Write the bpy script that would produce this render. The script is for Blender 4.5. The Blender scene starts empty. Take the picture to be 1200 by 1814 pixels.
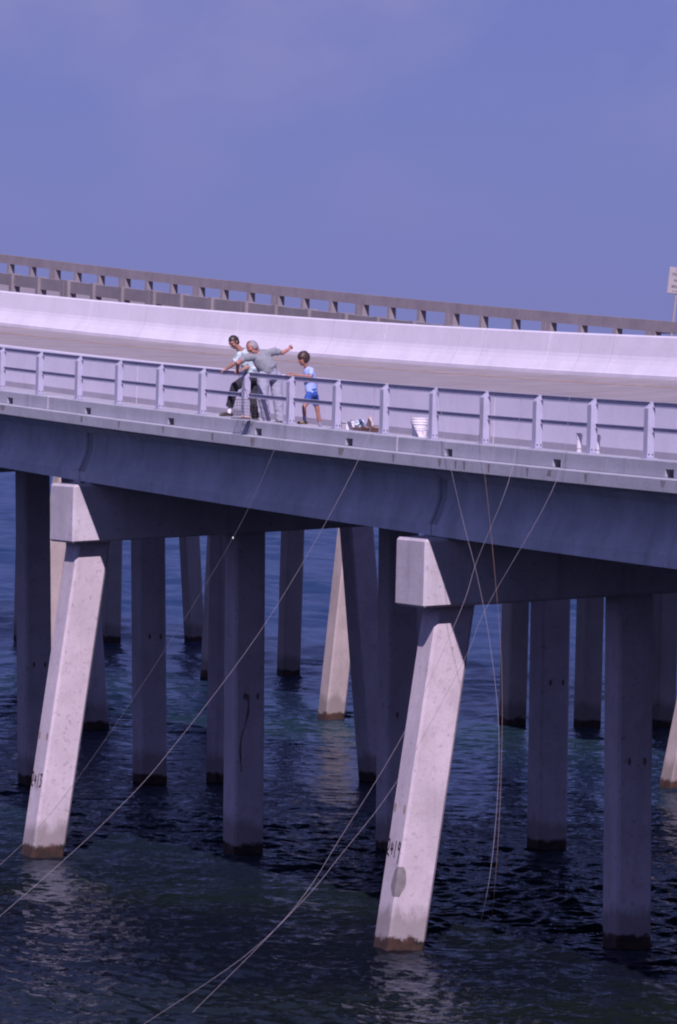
import bpy, bmesh, math, random
import numpy as np
from mathutils import Vector, Matrix, Quaternion, noise as mnoise

random.seed(7); np.random.seed(7)
C = bpy.context.scene.collection
SC = bpy.context.scene

# ------------------------------------------------------------------ camera
F_PX, CAM_H, ROLL = 9500.0, 9.66, 0.025
PITCH = math.atan((907 - 690) / F_PX)
cam_d = bpy.data.cameras.new('camera'); cam = bpy.data.objects.new('camera', cam_d); C.objects.link(cam)
cam_d.sensor_fit = 'HORIZONTAL'; cam_d.sensor_width = 36.0; cam_d.lens = 36.0 * F_PX / 1200.0
cam_d.clip_start = 1.0; cam_d.clip_end = 30000.0
_u0 = Vector((0, math.sin(PITCH), math.cos(PITCH))); _f = Vector((0, math.cos(PITCH), -math.sin(PITCH)))
_r = Vector((1, 0, 0)) * math.cos(ROLL) + _u0 * math.sin(ROLL)
_u = _u0 * math.cos(ROLL) - Vector((1, 0, 0)) * math.sin(ROLL)
cam.matrix_world = Matrix(((_r.x, _u.x, -_f.x, 0), (_r.y, _u.y, -_f.y, 0), (_r.z, _u.z, -_f.z, CAM_H), (0, 0, 0, 1)))
SC.camera = cam

# ------------------------------------------------------------------ light
SUN_EL = math.radians(43.5)
SUN_DIR = Vector((-0.027 * math.cos(SUN_EL), -0.9996 * math.cos(SUN_EL), math.sin(SUN_EL)))
ld = bpy.data.lights.new('sun', 'SUN'); ld.energy = 5.0; ld.angle = math.radians(0.5); ld.color = (1.0, 0.86, 1.0)
lo = bpy.data.objects.new('sun', ld); C.objects.link(lo); lo.location = (0, -20, 60)
lo.rotation_euler = SUN_DIR.to_track_quat('Z', 'Y').to_euler()

w = bpy.data.worlds.new('World'); SC.world = w; w.use_nodes = True
nt = w.node_tree; nt.nodes.clear()
out = nt.nodes.new('ShaderNodeOutputWorld'); bg = nt.nodes.new('ShaderNodeBackground')
sky = nt.nodes.new('ShaderNodeTexSky'); sky.sky_type = 'NISHITA'; sky.sun_disc = False
sky.sun_elevation = SUN_EL; sky.sun_rotation = math.atan2(SUN_DIR.x, SUN_DIR.y); sky.air_density = 1.0; sky.dust_density = 0.3; sky.ozone_density = 3.0
tc = nt.nodes.new('ShaderNodeTexCoord')
tint = nt.nodes.new('ShaderNodeMix'); tint.data_type = 'RGBA'; tint.blend_type = 'MULTIPLY'; tint.inputs[0].default_value = 1.0
tint.inputs[7].default_value = (0.52, 0.40, 0.72, 1)
# thin high cloud: noise over the sky directions
mp = nt.nodes.new('ShaderNodeMapping'); mp.inputs['Scale'].default_value = (16, 16, 24); mp.inputs['Location'].default_value = (0.35, 0.2, 0.9)
nz = nt.nodes.new('ShaderNodeTexNoise'); nz.inputs['Scale'].default_value = 1.6; nz.inputs['Detail'].default_value = 5; nz.inputs['Roughness'].default_value = 0.5
cr = nt.nodes.new('ShaderNodeValToRGB'); cr.color_ramp.elements[0].position = 0.40; cr.color_ramp.elements[1].position = 0.72
cr.color_ramp.elements[0].color = (0, 0, 0, 1); cr.color_ramp.elements[1].color = (0.85, 0.85, 0.85, 1)
sep = nt.nodes.new('ShaderNodeSeparateXYZ'); mr = nt.nodes.new('ShaderNodeMapRange')
mr.inputs['From Min'].default_value = 0.022; mr.inputs['From Max'].default_value = 0.075
mu = nt.nodes.new('ShaderNodeMath'); mu.operation = 'MULTIPLY'
cl = nt.nodes.new('ShaderNodeMix'); cl.data_type = 'RGBA'; cl.inputs[7].default_value = (2.75, 2.65, 5.4, 1)
base = nt.nodes.new('ShaderNodeMix'); base.data_type = 'RGBA'; base.inputs[0].default_value = 0.82; base.inputs[7].default_value = (1.46, 1.86, 5.1, 1)   # even, thinly veiled tropical sky
nt.links.new(sky.outputs[0], tint.inputs[6]); nt.links.new(tint.outputs[2], base.inputs[6]); nt.links.new(base.outputs[2], cl.inputs[6])
nt.links.new(tc.outputs['Generated'], mp.inputs[0]); nt.links.new(mp.outputs[0], nz.inputs['Vector']); nt.links.new(nz.outputs[0], cr.inputs[0])
nt.links.new(tc.outputs['Generated'], sep.inputs[0]); nt.links.new(sep.outputs[2], mr.inputs[0])
nt.links.new(cr.outputs[0], mu.inputs[0]); nt.links.new(mr.outputs[0], mu.inputs[1]); nt.links.new(mu.outputs[0], cl.inputs[0])
zen = nt.nodes.new('ShaderNodeMapRange'); zen.inputs['From Min'].default_value = 0.12; zen.inputs['From Max'].default_value = 0.75; zen.inputs['To Min'].default_value = 1.0; zen.inputs['To Max'].default_value = 0.9   # the sky deepens towards the zenith
zm = nt.nodes.new('ShaderNodeMix'); zm.data_type = 'RGBA'; zm.blend_type = 'MULTIPLY'; zm.inputs[0].default_value = 1.0
nt.links.new(sep.outputs[2], zen.inputs[0]); nt.links.new(cl.outputs[2], zm.inputs[6]); nt.links.new(zen.outputs[0], zm.inputs[7])
nt.links.new(zm.outputs[2], bg.inputs[0]); bg.inputs[1].default_value = 0.10
nt.links.new(bg.outputs[0], out.inputs[0])

SC.view_settings.view_transform = 'Standard'; SC.view_settings.look = 'None'
SC.view_settings.exposure = 0.0; SC.view_settings.gamma = 1.0
SC.cycles.filter_width = 2.1
SC.cycles.max_bounces = 6; SC.cycles.caustics_reflective = False; SC.cycles.caustics_refractive = False

WATER_Z = -0.27

# ------------------------------------------------------------------ plan of the two bridges
PX0, PD0, PA, PK = -0.88807289, 100.46586595, 0.38349235, -0.00214445
BAY = 2.33625551
def plan(u, v=0.0):
    a = PA + PK * u
    x = PX0 - (math.cos(a) - math.cos(PA)) / PK; y = PD0 - (math.sin(a) - math.sin(PA)) / PK
    return x + v * math.cos(a), y + v * math.sin(a), a
def quad(c2, c1, c0, lo_, hi_):
    def fn(u):
        t = min(max(u, lo_), hi_)
        return c2 * t * t + c1 * t + c0 + (2 * c2 * t + c1) * (u - t)
    return fn
zf = quad(0.000358, -0.024374, 8.987958, -20, 19)              # kerb top along the near edge
zb = quad(0.00043240, -0.00459360, 9.90144, -52, -10)          # road at the foot of the far barrier
V_ROAD, V_BAR = 1.95, 14.2
def zdeck(u, v):
    if v <= V_ROAD: return zf(u)
    return zf(u) + (zb(u) - zf(u)) * (v - V_ROAD) / (V_BAR - V_ROAD)
def W(u, v, h, z=zdeck):
    x, y, a = plan(u, v)
    return (x, y, z(u, v) + h)
FB = math.radians(25.6)
def fplan(s, w_): return s * math.sin(FB) + w_ * math.cos(FB), 160 - s * math.cos(FB) + w_ * math.sin(FB)
flo = quad(0.000045, -0.05206, 11.954, -30, 12)
fup = quad(0.00017278, -0.03799, 11.8869, -62, -3)
def zfar(s, w_): return flo(s) + (fup(s) - flo(s)) * w_ / 14.0
def WF(s, w_, h): x, y = fplan(s, w_); return (x, y, zfar(s, w_) + h)

# ------------------------------------------------------------------ object helpers
def tag(o, label=None, cat=None, group=None, kind=None):
    if label: o['label'] = label
    if cat: o['category'] = cat
    if group: o['group'] = group
    if kind: o['kind'] = kind
    return o
def empty(name, loc, rz=0.0):
    o = bpy.data.objects.new(name, None); C.objects.link(o); o.location = loc; o.rotation_euler = (0, 0, rz); o.empty_display_size = 0.2
    return o
def setparent(o, p):
    bpy.context.view_layer.update()
    o.parent = p
    m = Matrix.Translation(p.location) @ p.rotation_euler.to_matrix().to_4x4()
    o.matrix_parent_inverse = m.inverted()
def mobj(name, verts, faces, mat, parent=None, smooth=False):
    me = bpy.data.meshes.new(name); me.from_pydata([tuple(v) for v in verts], [], faces)
    bm = bmesh.new(); bm.from_mesh(me); bmesh.ops.recalc_face_normals(bm, faces=bm.faces); bm.to_mesh(me); bm.free()
    return fin(name, me, mat, parent, smooth)
def fin(name, me, mat, parent=None, smooth=False):
    if smooth:
        for p in me.polygons: p.use_smooth = True
    me.materials.append(mat)
    o = bpy.data.objects.new(name, me); C.objects.link(o)
    if parent is not None: setparent(o, parent)
    return o
class MB:
    def __init__(s): s.v = []; s.f = []
    def add(s, vs, fs):
        b = len(s.v); s.v += [tuple(v) for v in vs]; s.f += [tuple(i + b for i in f_) for f_ in fs]
    def hexa(s, p):                                   # p: 8 points, bottom ring then top ring
        s.add(p, [(0, 3, 2, 1), (4, 5, 6, 7), (0, 1, 5, 4), (1, 2, 6, 5), (2, 3, 7, 6), (3, 0, 4, 7)])
    def box(s, c, d):
        x, y, z = c; a, b, e = d[0] / 2, d[1] / 2, d[2] / 2
        s.hexa([(x - a, y - b, z - e), (x + a, y - b, z - e), (x + a, y + b, z - e), (x - a, y + b, z - e),
                (x - a, y - b, z + e), (x + a, y - b, z + e), (x + a, y + b, z + e), (x - a, y + b, z + e)])
    def tube(s, pts, r, n=8, close=True):
        pts = [Vector(p) for p in pts]; rs = r if isinstance(r, (list, tuple)) else [r] * len(pts)
        rings = []; up = None
        for i, p in enumerate(pts):
            t = (pts[min(i + 1, len(pts) - 1)] - pts[max(i - 1, 0)]).normalized()
            if up is None: up = Vector((0, 0, 1)) if abs(t.z) < .9 else Vector((1, 0, 0))
            a = t.cross(up).normalized(); b = a.cross(t).normalized(); up = b
            rings.append([p + rs[i] * (a * math.cos(2 * math.pi * k / n) + b * math.sin(2 * math.pi * k / n)) for k in range(n)])
        vs = [q for rg in rings for q in rg]; fs = []
        for i in range(len(pts) - 1):
            for k in range(n): fs.append((i * n + k, i * n + (k + 1) % n, (i + 1) * n + (k + 1) % n, (i + 1) * n + k))
        if close: fs.append(tuple(range(n))[::-1]); fs.append(tuple((len(pts) - 1) * n + k for k in range(n)))
        s.add(vs, fs)
    def lathe(s, c, prof, n=24):                      # prof: (r, z) from bottom up
        vs = []; fs = []
        for r, z in prof:
            for k in range(n): vs.append((c[0] + r * math.cos(2 * math.pi * k / n), c[1] + r * math.sin(2 * math.pi * k / n), c[2] + z))
        for i in range(len(prof) - 1):
            for k in range(n): fs.append((i * n + k, i * n + (k + 1) % n, (i + 1) * n + (k + 1) % n, (i + 1) * n + k))
        fs.append(tuple(range(n))[::-1]); fs.append(tuple((len(prof) - 1) * n + k for k in range(n)))
        s.add(vs, fs)
    def sweep(s, prof, us, fn):                       # closed (v,h) outline along the bridge
        n = len(prof); vs = [fn(u, v, h) for u in us for v, h in prof]; fs = []
        for i in range(len(us) - 1):
            for k in range(n): fs.append((i * n + k, i * n + (k + 1) % n, (i + 1) * n + (k + 1) % n, (i + 1) * n + k))
        fs.append(tuple(range(n))[::-1]); fs.append(tuple((len(us) - 1) * n + k for k in range(n)))
        s.add(vs, fs)
    def build(s, name, mat, parent=None, smooth=False): return mobj(name, s.v, s.f, mat, parent, smooth)
def urange(a, b, step=1.0):
    n = max(1, int(math.ceil(abs(b - a) / step))); return [a + (b - a) * i / n for i in range(n + 1)]
def bevel(o, wd, seg=2):
    bm = bmesh.new(); bm.from_mesh(o.data)
    bmesh.ops.bevel(bm, geom=[e for e in bm.edges if e.is_manifold and e.calc_face_angle(0) > .6], offset=wd, segments=seg, affect='EDGES', profile=.5)
    bm.to_mesh(o.data); bm.free(); return o

# ------------------------------------------------------------------ materials
def newmat(name):
    m = bpy.data.materials.new(name); m.use_nodes = True; n = m.node_tree
    return m, n, n.nodes['Principled BSDF']
def node(n, typ, **kw):
    x = n.nodes.new(typ)
    for k, v in kw.items(): setattr(x, k, v)
    return x
def noise_(n, src, scale, detail=4, rough=.55, sc3=(1, 1, 1)):
    mpp = node(n, 'ShaderNodeMapping'); mpp.inputs['Scale'].default_value = sc3; n.links.new(src, mpp.inputs[0])
    t = node(n, 'ShaderNodeTexNoise'); t.inputs['Scale'].default_value = scale; t.inputs['Detail'].default_value = detail; t.inputs['Roughness'].default_value = rough
    n.links.new(mpp.outputs[0], t.inputs['Vector']); return t.outputs[0]
def ramp(n, src, p0, p1, c0=(0, 0, 0, 1), c1=(1, 1, 1, 1)):
    r = node(n, 'ShaderNodeValToRGB'); e = r.color_ramp.elements
    e[0].position = p0; e[1].position = p1; e[0].color = c0; e[1].color = c1; n.links.new(src, r.inputs[0]); return r.outputs[0]
def mix(n, fac, a, b, mode='MIX'):
    m = node(n, 'ShaderNodeMix', data_type='RGBA', blend_type=mode)
    for sock, val in ((0, fac), (6, a), (7, b)):
        if hasattr(val, 'is_linked') or isinstance(val, bpy.types.NodeSocket): n.links.new(val, m.inputs[sock])
        elif sock == 0: m.inputs[0].default_value = val
        else: m.inputs[sock].default_value = (*val[:3], 1)
    return m.outputs[2]
def math_(n, op, a, b=None, clamp=False):
    m = node(n, 'ShaderNodeMath', operation=op); m.use_clamp = clamp
    for i, val in enumerate((a, b)):
        if val is None: continue
        if isinstance(val, bpy.types.NodeSocket): n.links.new(val, m.inputs[i])
        else: m.inputs[i].default_value = val
    return m.outputs[0]
def concrete(name, col, mott=.16, streak=.25, pits=.25, dirt=(0.10, 0.09, 0.09), tide=False, rough=.85, bump=.25):
    m, n, b = newmat(name); geo = node(n, 'ShaderNodeNewGeometry').outputs['Position']
    d = tuple(c * (1 - mott) for c in col); l = tuple(min(1, c * (1 + mott)) for c in col)
    c = mix(n, ramp(n, noise_(n, geo, .9, 6, .65), .3, .7), d, l)
    c = mix(n, math_(n, 'MULTIPLY', ramp(n, noise_(n, geo, 1.0, 5, .6, (2.2, 2.2, .22)), .55, .78), streak), c, dirt)      # rain streaks
    c = mix(n, math_(n, 'MULTIPLY', ramp(n, noise_(n, geo, 9, 3, .6), .60, .70), pits), c, tuple(x * .45 for x in col))      # small pits and blotches
    c = mix(n, math_(n, 'MULTIPLY', ramp(n, noise_(n, geo, 2.6, 5, .7), .52, .72), pits * .9), c, (col[0] * .72, col[1] * .66, col[2] * .66))   # broad weathered patches
    f = noise_(n, geo, 40, 2, .5); c = mix(n, .16, c, f, 'OVERLAY')
    if tide:
        sp = node(n, 'ShaderNodeSeparateXYZ'); n.links.new(geo, sp.inputs[0])
        jit = math_(n, 'MULTIPLY', noise_(n, geo, 1.0, 5, .7, (2.4, 2.4, .8)), .9)
        zz = math_(n, 'SUBTRACT', sp.outputs[2], jit)
        c = mix(n, math_(n, 'MULTIPLY', ramp(n, math_(n, 'ADD', zz, .15), .0, .25, (1, 1, 1, 1), (0, 0, 0, 1)), .62), c, (.14, .115, .11))
        gr = mix(n, ramp(n, noise_(n, geo, 5, 4), .35, .65), (.014, .009, .008), (.064, .026, .018))
        jit2 = math_(n, 'MULTIPLY', noise_(n, geo, 3.2, 6, .72), .42)
        z2 = math_(n, 'ADD', math_(n, 'SUBTRACT', sp.outputs[2], jit2), .28)
        c = mix(n, ramp(n, z2, .0, .06, (1, 1, 1, 1), (0, 0, 0, 1)), c, gr)
    n.links.new(c, b.inputs['Base Color']); b.inputs['Roughness'].default_value = rough
    bp = node(n, 'ShaderNodeBump'); bp.inputs['Strength'].default_value = bump; bp.inputs['Distance'].default_value = .02
    n.links.new(noise_(n, geo, 14, 5, .65), bp.inputs['Height']); n.links.new(bp.outputs[0], b.inputs['Normal'])
    return m
def plain(name, col, rough=.7, metal=0.0, var=.12, scale=12, bump=0.0):
    m, n, b = newmat(name); geo = node(n, 'ShaderNodeTexCoord').outputs['Object']
    c = mix(n, ramp(n, noise_(n, geo, scale, 4), .3, .7), tuple(x * (1 - var) for x in col), tuple(min(1, x * (1 + var)) for x in col))
    n.links.new(c, b.inputs['Base Color']); b.inputs['Roughness'].default_value = rough; b.inputs['Metallic'].default_value = metal
    if bump:
        bp = node(n, 'ShaderNodeBump'); bp.inputs['Strength'].default_value = bump; bp.inputs['Distance'].default_value = .01
        n.links.new(noise_(n, geo, scale * 2, 4), bp.inputs['Height']); n.links.new(bp.outputs[0], b.inputs['Normal'])
    return m
M = {}
M['pile'] = concrete('pile concrete', (.52, .445, .50), .16, .28, .55, tide=True)
M['cap'] = concrete('cap concrete', (.50, .45, .51), .16, .40, .45)
M['kerb'] = concrete('kerb concrete', (.365, .365, .43), .12, .30, .25)
M['girder'] = concrete('girder concrete', (.57, .57, .64), .18, .40, .35, dirt=(.22, .22, .26))
M['barrier'] = concrete('barrier concrete', (.64, .60, .68), .07, .10, .12, bump=.1)
M['wall'] = concrete('wall concrete', (.62, .585, .69), .06, .08, .14, bump=.1)
M['road'] = concrete('road concrete', (.262, .225, .24), .16, .0, .25, bump=.2)
M['walk'] = concrete('walkway concrete', (.34, .32, .38), .10, .0, .25)
M['joint'] = plain('joint sealant', (.66, .60, .66), .8)
M['crack'] = plain('crack filler', (.42, .38, .44), .9)
M['old'] = concrete('old grey concrete', (.25, .215, .24), .16, .3, .3)
M['oldpile'] = concrete('old pile concrete', (.40, .33, .33), .16, .25, .3, tide=True)
M['yellow'] = plain('worn yellow paint', (.36, .235, .175), .8, var=.3, scale=3)
M['alu'] = plain('painted aluminium', (.40, .385, .51), .55, .0, .07, 5)
M['bolt'] = plain('bolt steel', (.08, .07, .09), .5, .6)
M['paintmark'] = plain('black paint', (.035, .03, .035), .8)
M['patch'] = plain('grey patching mortar', (.20, .175, .19), .9, var=.18, scale=6, bump=.3)
M['gshade'] = concrete('girder joint shade', (.36, .37, .42), .2, .5, .2)  # girder concrete darkened to paint the shading at the pier joints
M['tanplug'] = plain('tan grout plug', (.30, .21, .17), .9, var=.3)
M['drip'] = plain('drip stain', (.21, .19, .205), .9, var=.3, scale=7)
M['plug'] = plain('dark grout stain', (.15, .11, .10), .9, var=.3)
M['line'] = plain('nylon line', (.26, .23, .28), .6)
M['linebrown'] = plain('amber nylon line', (.25, .15, .12), .6)
# measured poses (metres from each person's standing point) and fishing line paths
PEOPLE={'boy': ((-0.555, 100.816, 8.893),
         {'anL': (-0.125, -0.104, 0.2),
          'anR': (0.17, 0.123, 0.046),
          'chest': (-0.062, -0.025, 1.06),
          'elL': (-0.167, 0.041, 0.994),
          'elR': (-0.027, -0.205, 0.997),
          'haL': (-0.421, -0.17, 1.04),
          'haR': (-0.356, -0.252, 1.02),
          'head': (-0.179, -0.072, 1.322),
          'hipL': (-0.041, -0.081, 0.658),
          'hipR': (0.043, 0.082, 0.66),
          'knL': (-0.14, -0.165, 0.422),
          'knR': (0.114, 0.1, 0.353),
          'neck': (-0.118, -0.048, 1.186),
          'nose': (-0.29, -0.149, 1.298),
          'pelvis': (0.0, 0.0, 0.701),
          'shL': (-0.106, 0.087, 1.112),
          'shR': (-0.02, -0.138, 1.114),
          'toL': (-0.313, -0.18, 0.1),
          'waist': (-0.025, -0.01, 0.87)}),
 'man_grey': ((-1.383, 102.64, 8.943),
              {'anL': (-0.03, -0.012, 0.012),
               'anR': (0.218, 0.089, -0.036),
               'chest': (-0.18, -0.073, 1.283),
               'elL': (-0.6, -0.515, 1.173),
               'elR': (0.225, 0.2, 1.392),
               'haL': (-0.613, -0.251, 1.045),
               'haR': (0.352, 0.252, 1.466),
               'head': (-0.34, -0.155, 1.466),
               'hipL': (-0.116, -0.102, 0.917),
               'hipR': (0.108, 0.098, 0.923),
               'knL': (-0.116, -0.156, 0.507),
               'knR': (0.174, 0.071, 0.449),
               'neck': (-0.279, -0.114, 1.399),
               'nose': (-0.385, -0.266, 1.438),
               'pelvis': (-0.0, 0.0, 0.964),
               'shL': (-0.48800000000000004, -0.245, 1.275),
               'shR': (0.093, 0.134, 1.42),
               'waist': (-0.046, -0.019, 1.103)}),
 'man_pattern': ((-1.749, 103.897, 8.978),
                 {'anL': (-0.41, -0.277, 0.236),
                  'anR': (0.098, 0.041, -0.036),
                  'chest': (-0.107, -0.044, 1.249),
                  'elL': (-0.036, -0.123, 1.086),
                  'elR': (-0.362, -0.257, 1.121),
                  'haL': (-0.206, -0.247, 1.005),
                  'haR': (-0.502, -0.207, 1.009),
                  'head': (-0.358, -0.148, 1.547),
                  'hipL': (-0.062, -0.134, 0.845),
                  'hipR': (0.043, 0.104, 0.848),
                  'knL': (-0.317, -0.293, 0.686),
                  'knR': (0.022, 0.009, 0.443),
                  'neck': (-0.23, -0.095, 1.409),
                  'nose': (-0.425, -0.283, 1.49),
                  'pelvis': (0.0, 0.0, 0.88),
                  'shL': (-0.023, 0.099, 1.306),
                  'shR': (-0.236, -0.227, 1.299),
                  'toL': (-0.564, -0.341, 0.113),
                  'waist': (-0.025, -0.01, 1.032)})}
LINES={'l1': [(-0.943, 100.7, 9.87),
        (-1.086, 99.4, 8.985),
        (-1.206, 99.0, 8.536),
        (-1.956, 100.0, 6.842),
        (-3.47, 102.0, 4.243),
        (-5.019, 104.0, 1.861),
        (-5.97, 104.8, 0.671),
        (-7.119, 105.0, -0.429)],
 'l2': [(0.604, 96.9, 9.788),
        (0.396, 95.6, 8.564),
        (-1.161, 95.5, 5.608),
        (-2.897, 95.0, 3.16),
        (-3.851, 94.5, 2.072),
        (-4.799, 94.0, 1.154),
        (-6.298, 93.2, -0.181)],
 'l3': [(3.044, 90.5, 9.67),
        (2.843, 88.8, 8.348),
        (2.311, 88.8, 6.866),
        (2.047, 88.6, 6.025),
        (1.179, 88.3, 4.041),
        (0.135, 88.0, 2.241),
        (-0.354, 87.8, 1.429),
        (-0.931, 87.2, 0.761),
        (-2.131, 84.966, -0.3)],
 'l4': [(3.761, 88.3, 9.634),
        (3.518, 86.9, 8.266),
        (2.453, 87.2, 6.186),
        (2.084, 87.3, 5.252),
        (1.059, 87.4, 3.284),
        (0.141, 87.2, 2.032),
        (-0.437, 86.9, 1.327),
        (-1.359, 85.8, 0.512),
        (-2.868, 83.074, -0.3)],
 'l5': [(1.65, 94.2, 9.742),
        (1.703, 93.0, 9.507),
        (1.843, 92.0, 8.641),
        (2.134, 92.0, 7.486),
        (2.429, 91.9, 6.43),
        (2.669, 91.8, 5.278),
        (2.833, 91.6, 3.939),
        (2.822, 91.3, 2.512),
        (2.677, 91.0, 1.09),
        (2.426, 92.672, -0.3)],
 'l6': [(2.375, 92.3, 9.701),
        (2.384, 90.7, 8.861),
        (2.604, 90.5, 7.153),
        (2.817, 90.4, 5.064),
        (2.844, 90.0, 3.186),
        (2.786, 89.8, 1.491),
        (2.736, 91.846, -0.3)]}
# ------------------------------------------------------------------ water
def build_water():
    rng = np.random.RandomState(3)
    NW = 108
    lam = np.concatenate([np.exp(rng.uniform(math.log(.22), math.log(.9), 60)), np.exp(rng.uniform(math.log(.9), math.log(3.6), 24)), np.exp(rng.uniform(math.log(2.2), math.log(9.0), 24))])
    th = rng.normal(math.radians(250), .75, NW); ph = rng.uniform(0, 6.283, NW)
    slope = np.where(lam < .9, .041, .030) * rng.uniform(.6, 1.3, NW); a = slope * lam / (2 * math.pi)
    d = 64.0; ds = []
    while d < 640: ds.append(d); d *= 1.00075 if d < 165 else (1.0014 if d < 260 else 1.0022)
    ds = np.array(ds); HA = .12; NC = 440; an = np.linspace(-HA, HA, NC)
    D, A = np.meshgrid(ds, an, indexing='ij'); X = D * np.tan(A); Y = D
    Z = np.zeros_like(X); DX = np.zeros_like(X); DY = np.zeros_like(X)
    spac = np.maximum(np.gradient(ds)[:, None] * np.ones_like(D), D * 2 * HA / NC)
    for i in range(NW):
        k = 2 * math.pi / lam[i]; arg = k * (X * math.cos(th[i]) + Y * math.sin(th[i])) + ph[i]
        att = np.clip((lam[i] / spac - 2.0) / 1.5, 0, 1)
        if i >= 84: att = att * 1.4 * np.clip((D - 150) / 90, 0, 1)          # longer seas out in the open water
        Z += a[i] * att * np.sin(arg); q = .55 * a[i] * att * np.cos(arg)
        DX += q * math.cos(th[i]); DY += q * math.sin(th[i])
    # patches of calmer and rougher water
    g = .75 + .35 * np.sin(X * .11 + 1.3 + .6 * np.sin(Y * .05)) * np.sin(Y * .075 + .4) + .18 * np.sin(X * .31 + Y * .17)
    fade = np.clip((640 - D) / 40, 0, 1) * np.clip((HA - np.abs(A)) / .01, 0, 1) * np.clip((D - 64) / 4, 0, 1) * g
    X = X + DX * fade; Y = Y + DY * fade; Z = WATER_Z + Z * fade
    nr, nc = X.shape
    vs = np.stack([X, Y, Z], -1).reshape(-1, 3)
    idx = np.arange(nr * nc).reshape(nr, nc)
    q = np.stack([idx[:-1, :-1], idx[:-1, 1:], idx[1:, 1:], idx[1:, :-1]], -1).reshape(-1, 4)
    t = math.tan(HA); BIG = 9000.0
    x0 = 64 * t; x1 = ds[-1] * t; y1 = ds[-1]
    ex = np.array([(-x0, 64, WATER_Z), (x0, 64, WATER_Z), (x1, y1, WATER_Z), (-x1, y1, WATER_Z),
                   (-BIG, -400, WATER_Z), (BIG, -400, WATER_Z), (BIG, BIG, WATER_Z), (-BIG, BIG, WATER_Z)])
    b = nr * nc; vs = np.concatenate([vs, ex])
    q = np.concatenate([q, np.array([(b + 4, b + 5, b + 1, b), (b + 1, b + 5, b + 6, b + 2), (b + 2, b + 6, b + 7, b + 3), (b + 3, b + 7, b + 4, b)])])
    me = bpy.data.meshes.new('water'); nf = len(q)
    me.vertices.add(len(vs)); me.vertices.foreach_set('co', vs.astype(np.float32).ravel())
    me.loops.add(nf * 4); me.loops.foreach_set('vertex_index', q.astype(np.int32).ravel())
    me.polygons.add(nf); me.polygons.foreach_set('loop_start', np.arange(0, nf * 4, 4, dtype=np.int32)); me.polygons.foreach_set('loop_total', np.full(nf, 4, np.int32))
    me.polygons.foreach_set('use_smooth', np.ones(nf, bool)); me.update(); me.validate()
    m, n, bs = newmat('sea water'); geo = node(n, 'ShaderNodeNewGeometry').outputs['Position']
    # body colour of the sea: dark green over the near shallows, teal bars, deeper blue offshore
    sp = node(n, 'ShaderNodeSeparateXYZ'); n.links.new(geo, sp.inputs[0])
    nearc = mix(n, ramp(n, noise_(n, geo, .09, 3, .5, (.35, 1, 1)), .42, .66), (.005, .007, .012), (.008, .012, .011))
    midc = mix(n, ramp(n, noise_(n, geo, .06, 3, .5, (.3, 1, 1)), .40, .62), (.008, .016, .045), (.016, .036, .050))
    off = math_(n, 'ADD', sp.outputs[1], math_(n, 'MULTIPLY', noise_(n, geo, .03, 2, .5), 60))
    r1 = node(n, 'ShaderNodeMapRange'); r1.inputs['From Min'].default_value = 130; r1.inputs['From Max'].default_value = 175; n.links.new(off, r1.inputs[0])
    r2 = node(n, 'ShaderNodeMapRange'); r2.inputs['From Min'].default_value = 190; r2.inputs['From Max'].default_value = 260; n.links.new(off, r2.inputs[0])
    c = mix(n, r2.outputs[0], mix(n, r1.outputs[0], nearc, midc), (.010, .030, .085))
    bp = node(n, 'ShaderNodeBump'); bp.inputs['Strength'].default_value = .9; bp.inputs['Distance'].default_value = .020
    bp2 = node(n, 'ShaderNodeBump'); bp2.inputs['Strength'].default_value = 1.0; bp2.inputs['Distance'].default_value = .10
    n.links.new(noise_(n, geo, 5.0, 4, .55), bp.inputs['Height']); n.links.new(noise_(n, geo, .8, 5, .6), bp2.inputs['Height'])
    n.links.new(bp2.outputs[0], bp.inputs['Normal'])
    n.nodes.remove(bs); df = node(n, 'ShaderNodeBsdfDiffuse'); gl = node(n, 'ShaderNodeBsdfGlossy'); fr = node(n, 'ShaderNodeFresnel'); mx = node(n, 'ShaderNodeMixShader')
    n.links.new(c, df.inputs['Color']); gl.inputs['Color'].default_value = (.55, .62, .72, 1); gl.inputs['Roughness'].default_value = .09; fr.inputs['IOR'].default_value = 1.33
    for q in (df, gl, fr): n.links.new(bp.outputs[0], q.inputs['Normal'])
    n.links.new(fr.outputs[0], mx.inputs[0]); n.links.new(df.outputs[0], mx.inputs[1]); n.links.new(gl.outputs[0], mx.inputs[2])
    n.links.new(mx.outputs[0], n.nodes['Material Output'].inputs['Surface'])
    o = fin('water', me, m); tag(o, 'dark choppy sea water under and in front of the bridges', 'water', kind='structure')
build_water()

# ------------------------------------------------------------------ near bridge
U0, U1 = -84.0, 30.0
PIERS = [24.39, 5.77, -12.85, -31.47, -50.09, -68.71]
NEAR = empty('road_bridge', W(5.77, 7.5, -1.75))
tag(NEAR, 'nearer concrete road bridge climbing left, with shaded girders and drain holes in its kerb', 'bridge')
US = urange(U0, U1, 1.0)
mb = MB()
mb.sweep([(-.40, -.48), (-.40, -.29), (-.25, -.275), (-.25, -.285), (.10, -.285), (.10, -.10), (1.72, -.10), (1.72, .02), (1.95, .0), (5, 0), (9, 0), (V_BAR + .9, 0), (V_BAR + 1.0, -.3),
          (9, -.3), (5, -.3), (1.95, -.42), (.9, -.48)], US, W)
mb.build('deck', M['walk'], NEAR)
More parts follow.
